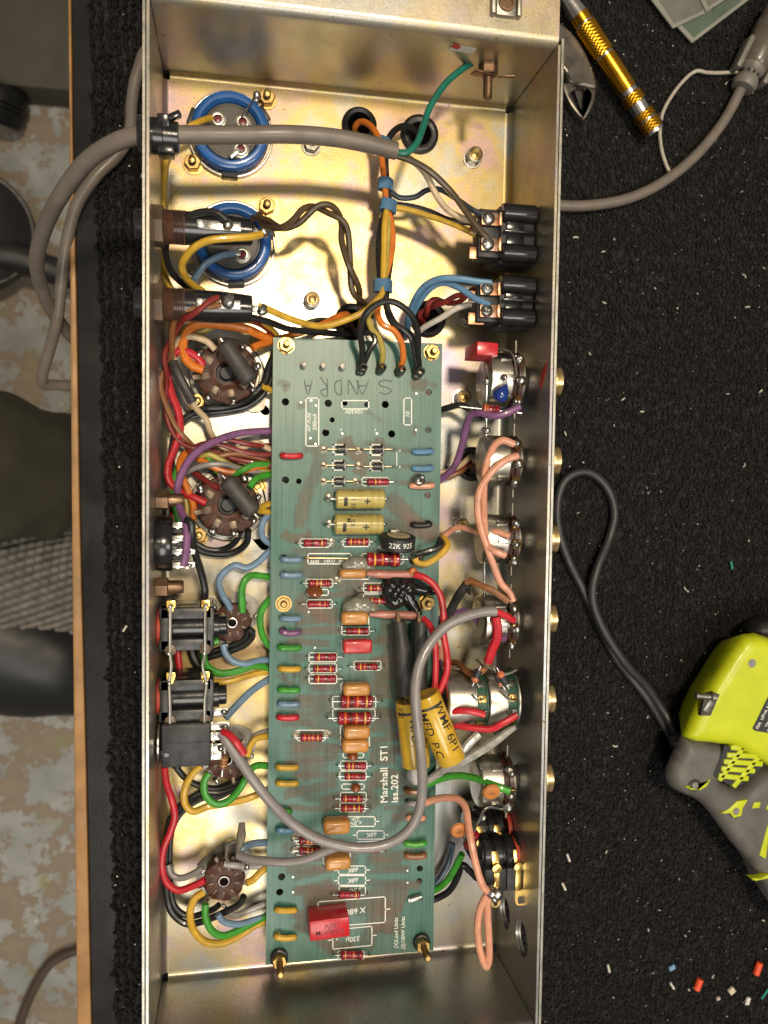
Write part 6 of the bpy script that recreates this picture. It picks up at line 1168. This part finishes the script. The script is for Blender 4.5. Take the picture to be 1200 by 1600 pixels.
CORD = mat('drill_cord_rubber', (.026, .025, .027), .42, 0, .2, 150, .1)
zc = ZB+4; q = MB(); q.tube([P(*k) for k in ((1062, 1166, ZD-18), (1052, 1145, zc+8), (1036, 1110, zc), (1010, 1072, zc), (980, 1040, zc+4), (952, 1000, zc+5), (932, 960, zc+5), (925, 925, zc+5), (934, 885, zc+4), (952, 840, zc), (960, 800, zc), (950, 765, zc), (928, 742, zc), (905, 738, zc), (882, 752, zc), (871, 785, zc), (873, 830, zc), (888, 875, zc), (908, 915, zc-1.5), (926, 955, zc-2), (940, 985, zc-2), (960, 1025, zc-2), (985, 1058, zc-2), (1012, 1092, zc-1), (1034, 1128, zc-1), (1052, 1158, zc+2), (1072, 1190, zc))], 3.1, 14, 8); q.build('power_cord', CORD, dr)
# precision screwdriver
GA = mat('gold_anodised', (.62, .30, .018), .24, 1, .08, 200, .05); SA = mat('satin_alloy', (.60, .58, .56), .25, 1, .1, 200, .05)
zs = ZB+11; A0, A1 = P(868, -30, zs), P(1022, 205, zs); ax_ = nrm(A1-A0); Lp = np.linalg.norm(P(1022, 205, zs)-P(868, -30, zs)); sd = thing('precision_screwdriver', 'gold anodised precision screwdriver with knurled grips lying on the carpet', 'screwdriver', A0)
def at_y(y): return Lp*(y+30)/235
R0 = 7.6
def kn(y0, y1, r=R0):
    h0, h1 = at_y(y0), at_y(y1); n = max(6, int((h1-h0)/.62)); return [(h0, r*.9)]+[(h0+.3+(h1-h0-.6)*i/n, r) for i in range(n+1)]+[(h1, r*.9)]
def kmod(i, k, r): return r+.36*(abs(((i+k) % 4)-2)+abs(((i-k) % 4)-2)-2)*.5
for y0, y1 in ((37, 84), (146, 161), (175, 186), (188, 203)):
    q = MB(); q.lathe(kn(y0, y1), A0, ax_, 48, kmod); q.build('knurled_grip', GA, sd, 20)
for y0, y1, r in ((23, 36, R0*.93), (86, 140, R0*.93)):
    q = MB(); q.lathe([(at_y(y0), r*.94), (at_y(y0)+.5, r), (at_y(y1)-.5, r), (at_y(y1), r*.94)], A0, ax_, 40); q.build('gold_barrel', GA, sd)
for y0, y1, r in ((35, 38, R0*.9), (83, 87, R0*.9), (139, 147, R0*.86), (160, 176, R0*.84), (185, 189, R0*.88), (202, 207, R0*.92)):
    q = MB(); q.lathe([(at_y(y0), r), (at_y(y1), r), (at_y(y1), .1)], A0, ax_, 36); q.build('alloy_ring', SA, sd)
q = MB(); q.lathe([(at_y(-60), 1.4), (at_y(-45), 1.8), (at_y(-40), 4.4), (at_y(-10), 5.2), (at_y(18), 6.6), (at_y(23.2), 6.9)], A0, ax_, 36); q.build('chuck', SA, sd)
# side cutters
CUT = mat('cutter_steel', (.16, .145, .125), .36, .85, .2, 150, .15); zq = ZB+8
ct = thing('side_cutters', 'dark steel side cutters poking out from behind the chassis edge', 'pliers', P(900, 120, ZB))
dome(spl2([(866, 30), (880, 38), (902, 60), (920, 92), (930, 118), (932, 139), (916, 137), (900, 133), (889, 128), (885, 118), (878, 108), (866, 100)]), zq, ZB+2, zq+1, 2.2, 2).build('joint_plate', CUT, ct, 60)
q = MB(); q.lathe([(0, 7.2), (.6, 7.0), (.6, .1)], P(903, 114, zq+1), (0, 0, 1), 24); q.build('pivot', CUT, ct)
slab(spl2([(932, 138), (931, 152), (925, 170), (915, 185), (911, 183), (918, 168), (924, 150), (922, 142), (914, 138)]), zq, ZB+2, zq-1, .8, 2).build('jaw', CUT, ct, 60)
slab(spl2([(882, 128), (891, 129), (903, 136), (893, 144), (899, 158), (906, 172), (914, 184), (907, 180), (896, 168), (887, 152), (882, 138)]), zq, ZB+2, zq-1, .8, 2).build('jaw', CUT, ct, 60)
slab([(896, 144), (906, 137), (924, 142), (922, 158), (914, 180), (904, 170)], zq-8, ZB+2, zq-6, .3, 1).build('jaw_hollow', mat('cutter_hollow', (.06, .055, .05), .45, .6), ct)
# card sachets at the top edge
CARD = mat('grey_card', (.13, .125, .105), .55, 0, .15, 80, .1); CEDGE = mat('pale_card_border', (.22, .215, .185), .55, 0, .12, 80, .1); CGREEN = mat('green_card_print', (.075, .105, .075), .5, 0, .2, 80)
def card(pts, inner, z, lab, m_in):
    t = thing('card_sachet', lab, 'packet', P(*pts[0], z), 'grey green card packets')
    slab(pts, z, z-1.2, z, .2, 1).build('sheet', CEDGE, t); slab(inner, z, z+.02, z+.22, .05, 1).build('print_panel', m_in, t)
card([(1052, 34), (1082, 67), (1175, -4), (1140, -50), (1060, -20)], [(1066, 40), (1084, 59), (1166, -4), (1138, -40), (1070, -10)], ZB+3.5, 'lowest packet of the grey green stack, corner pointing down', CGREEN)
card([(1014, -6), (1052, 44), (1112, 16), (1080, -50), (1030, -60)], [(1024, -8), (1054, 37), (1101, 15), (1076, -40), (1034, -52)], ZB+5.2, 'left grey packet fanned on top of the green one', CARD)
card([(1080, -30), (1104, 18), (1165, -20), (1150, -70), (1090, -70)], [(1090, -30), (1107, 10), (1156, -20), (1144, -60), (1096, -60)], ZB+6.8, 'topmost packet of the stack, cut off by the picture edge', CARD)
# thin white wire loop by the plug
q = MB(); q.tube([P(*k) for k in ((1230, 124, ZB+3), (1200, 120, ZB+4), (1175, 114, ZB+8), (1149, 113, ZB+4), (1120, 114, ZB+3), (1102, 113, ZB+4), (1088, 111, ZB+4), (1072, 122, ZB+3), (1052, 146, ZB+3), (1036, 175, ZB+3), (1031, 205, ZB+3), (1034, 235, ZB+3), (1042, 260, ZB+3), (1050, 274, ZB+4))], 1.25, 9); tag(q.build('loose_wire', mat('pale_wire', (.42, .38, .31), .4, 0, .2), org=P(1100, 113, ZB)), 'thin pale loose wire curving between the plug and the grey cable', 'wire')
# small bits lying on the carpet, one by one
def scrap(x, y, size, col, lab, ang, name, grp=None, z=1.8):
    q = MB(); c = P(x, y, ZB+z); d = V(math.cos(ang), math.sin(ang), 0)
    if name == 'insulation_scrap': q.lathe([(-size[0]/2, size[1]*.5), (-size[0]/2, size[1]), (size[0]/2, size[1]), (size[0]/2, size[1]*.5)], c, d, 10)
    else: q.box(c, size, min(size)*.2, rotz(ang) @ _R(.2, 0))
    tag(q.build(name, mat(col[0], col[1], .5, 0, .15), org=c), lab, 'scrap', grp)
RO = ('red_orange_insulation', (.75, .08, .02))
scrap(1091, 1538, (8.5, 2.6), RO, 'red orange insulation scrap, left one of two', 1.2, 'insulation_scrap', 'red orange insulation scraps'); scrap(1184, 1513, (9.5, 2.6), RO, 'red orange insulation scrap by the right picture edge', 1.25, 'insulation_scrap', 'red orange insulation scraps')
scrap(1050, 1512, (5, 4, 1.5), ('blue_flake', (.16, .32, .52)), 'small pale blue flake on the carpet', .4, 'paint_flake'); scrap(1143, 1548, (5, 5.5, 2.2), ('cream_crumb', (.60, .52, .40)), 'cream crumb on the carpet right of the orange scraps', .7, 'crumb')
scrap(1168, 1564, (3.2, 6.2, 2), ('white_bit', (.66, .64, .60)), 'white plastic bit on the carpet near the bottom right', -.1, 'plastic_bit'); scrap(1122, 1560, (3, 2.4, 2), ('pinkish_crumb', (.55, .42, .36)), 'tiny pinkish crumb left of the cream one', .2, 'crumb')
TG = ('teal_insulation', (.01, .22, .17))
scrap(1143, 883, (6, .9), TG, 'tiny green wire clipping above the drill', -1.35, 'insulation_scrap', 'green clippings'); scrap(1195, 1553, (9, .9), TG, 'green wire clipping at the bottom right picture edge', .9, 'insulation_scrap', 'green clippings')
for x, y, a in ((881, 1385, 1.1), (888, 1340, 1.2), (951, 1513, 1.3), (1050, 1540, 1.0)): scrap(x, y, (6, .9), ('pale_clipping', (.60, .56, .47)), {1385: 'pale curved clipping beside the chassis edge, lower', 1340: 'pale curved clipping beside the chassis edge, upper', 1513: 'short pale clipping on the open carpet left of the blue flake', 1540: 'long pale sliver just below the blue flake'}[y], -a, 'insulation_scrap', 'pale clippings')
scrap(195, 982, (4.6, 1.3, 1), ('pale_clipping', (.60, .56, .47)), 'pale sliver on the carpet strip left of the chassis', 1.0, 'plastic_bit')
# ================================================================ beyond the bench edge
ZL = ZF+1
# office chair: part of its base with castors
chr_ = thing('office_chair', 'black office chair base, castors and a chromed part at the left edge', 'chair', P(-60, 300, ZL))
GLB = mat('castor_black', (.007, .007, .0075), .38, 0, .2, 20, 0, spec=.3)
c = P(-8, 160, ZF+40); q = MB(); q.lathe([(-26, 20), (-24, 36), (-18, 40), (-4, 41), (-2, 37), (2, 37), (4, 41), (18, 40), (24, 36), (26, 20)], c, nrm(V(.3, .9, .25)), 36); cw = q.build('castor', GLB, chr_)
q = MB(); q.lathe([(24, 34), (27, 33), (27, 28)], c, nrm(V(-.3, -.9, -.25)), 36); q.build('rim_ring', mat('rim_grey', (.12, .11, .10), .3), cw)
c = P(-46, 362, ZF+60); q = MB(); q.lathe([(-40, 40), (-36, 74), (-20, 80), (20, 80), (36, 74), (40, 40)], c, nrm(V(.35, -.1, .9)), 44); hub = q.build('hub_cover', GLB, chr_)
q = MB(); q.lathe([(35, 74), (37, 73.5), (37.4, 71.5), (36, 70), (35, 74)], c, nrm(V(.35, -.1, .9)), 44); q.lathe([(36, 20), (60, 18), (62, 14), (62, .1)], c, nrm(V(.35, -.1, .9)), 24); q.build('chrome_ring', STEEL, hub)
q = MB(); q.tube([P(-60, 396, ZF+70), P(20, 402, ZF+66), P(70, 418, ZF+60), P(140, 440, ZF+56), P(200, 450, ZF+54)], [26, 22, 19, 17, 15], 14, 5); q.build('base_arm', mat('arm_black', (.014, .012, .012), .45, 0, .2, 30), chr_)
# plain dark olive block on the floor, covering its top left corner
q = MB(); q.box((P(20, 20, ZF+60)[0], P(20, 132, ZF+60)[1]+150, ZF+30), (330, 300, 56), 4); q2 = q.build('dark_block', mat('olive_drab_dark', (.058, .052, .038), .6, 0, .15, 20, .1), org=(P(20, 20, ZF)[0], P(20, 60, ZF)[1], ZF+3)); tag(q2, 'plain dark olive block on the floor at the top left', 'box')
# cable on the floor
q = MB(); q.tube([P(*k, ZF+10) for k in ((20, 1640), (34, 1590), (50, 1550), (75, 1510), (105, 1490), (150, 1480), (210, 1478))], 7, 10); tag(q.build('floor_cable', mat('brown_floor_cable', (.075, .05, .035), .45, 0, .15, 40), org=P(20, 1620, ZF+10)), 'brown cable on the worn floor at the bottom left', 'cable')
# person: lower leg, knitted sock and black shoe
pr_ = thing('person', 'person seen in part: grey olive trouser leg, grey knitted sock, black shoe', 'person', P(20, 900, ZL))
TROU = mat('olive_grey_twill', (.050, .045, .028), .8, 0, .18, 30, .3, 600); KNIT = mat('grey_knit', (.20, .185, .165), .9, 0, .3, 90, .5, 300); SHOE = mat('black_shoe', (.010, .0105, .012), .42, 0, .25, 25, .1)
def hull(rows, name, m_, par, n=28, mod=None, sub=1):
    """loft of elliptical sections (centre, axis u, axis v)"""
    q = MB(); vs = []
    for i, (c, u, v_) in enumerate(rows):
        for k in range(n):
            a = 2*pi*k/n; f_ = 1 if mod is None else mod(i, a); vs.append(np.array(c)+f_*(math.cos(a)*np.array(u)+math.sin(a)*np.array(v_)))
    m_n = len(rows); q.add(vs, [(i*n+k, i*n+(k+1) % n, (i+1)*n+(k+1) % n, (i+1)*n+k) for i in range(m_n-1) for k in range(n)]+[tuple(reversed(range(n))), tuple(range((m_n-1)*n, m_n*n))])
    o = q.build(name, m_, par, 80); md = o.modifiers.new('smooth', 'SUBSURF'); md.levels = sub; md.render_levels = sub; return o
def fold(i, a): return 1+.05*math.sin(5*a+i*1.7)+.03*math.sin(9*a-i)
z1 = ZF+240
k0, k1 = P(-160, 702, z1+120), P(112, 748, z1-90)
rows = []
for f_ in np.linspace(0, 1, 9):
    c = k0+(k1-k0)*f_; rr = 86-8*f_+5*math.sin(f_*14); rows.append((c, (18*f_-8, rr, 0), (30, 0, rr*.8)))
hull(rows, 'trouser_leg', TROU, pr_, 32, fold)
s0, s1 = P(-60, 892, ZF+110), P(118, 920, ZF+70)
hull([(s0+(s1-s0)*f_, (8, 92-8*f_, 0), (12, 0, 66-6*f_)) for f_ in np.linspace(0, 1, 7)]+[(s1+V(26, -4, -12), (4, 60, 0), (6, 0, 44)), (s1+V(36, -6, -16), (1, 20, 0), (2, 0, 15))], 'knitted_sock', KNIT, pr_, 26)
# rib pattern of the sock as raised stitches
q = MB()
for i in range(15):
    for j in range(17):
        f_ = i/14; c = s0+(s1-s0)*f_; a = pi/2+(j-8)*.13+(.065 if i % 2 else 0); p = c+math.cos(a)*V(8, 92-8*f_, 0)+math.sin(a)*V(12, 0, 66-6*f_); q.ball(p, 8.5, 6, (1, .3, 0), (1.05, .62))
q.build('knit_stitches', KNIT, pr_, kind='stuff')
h0, h1 = P(-90, 985, ZF+95), P(112, 1048, ZF+85)
sh = []
for f_ in np.linspace(0, 1, 9): c = h0+(h1-h0)*f_; w_ = 92-18*f_-16*f_**6; sh.append((c, (24, w_, 0), (8, 0, 70-14*f_)))
sh += [(h1+V(40, -10, -8), (8, 60, 0), (4, 0, 30)), (h1+V(56, -14, -12), (3, 22, 0), (2, 0, 14))]
hull(sh, 'shoe', SHOE, pr_, 28)
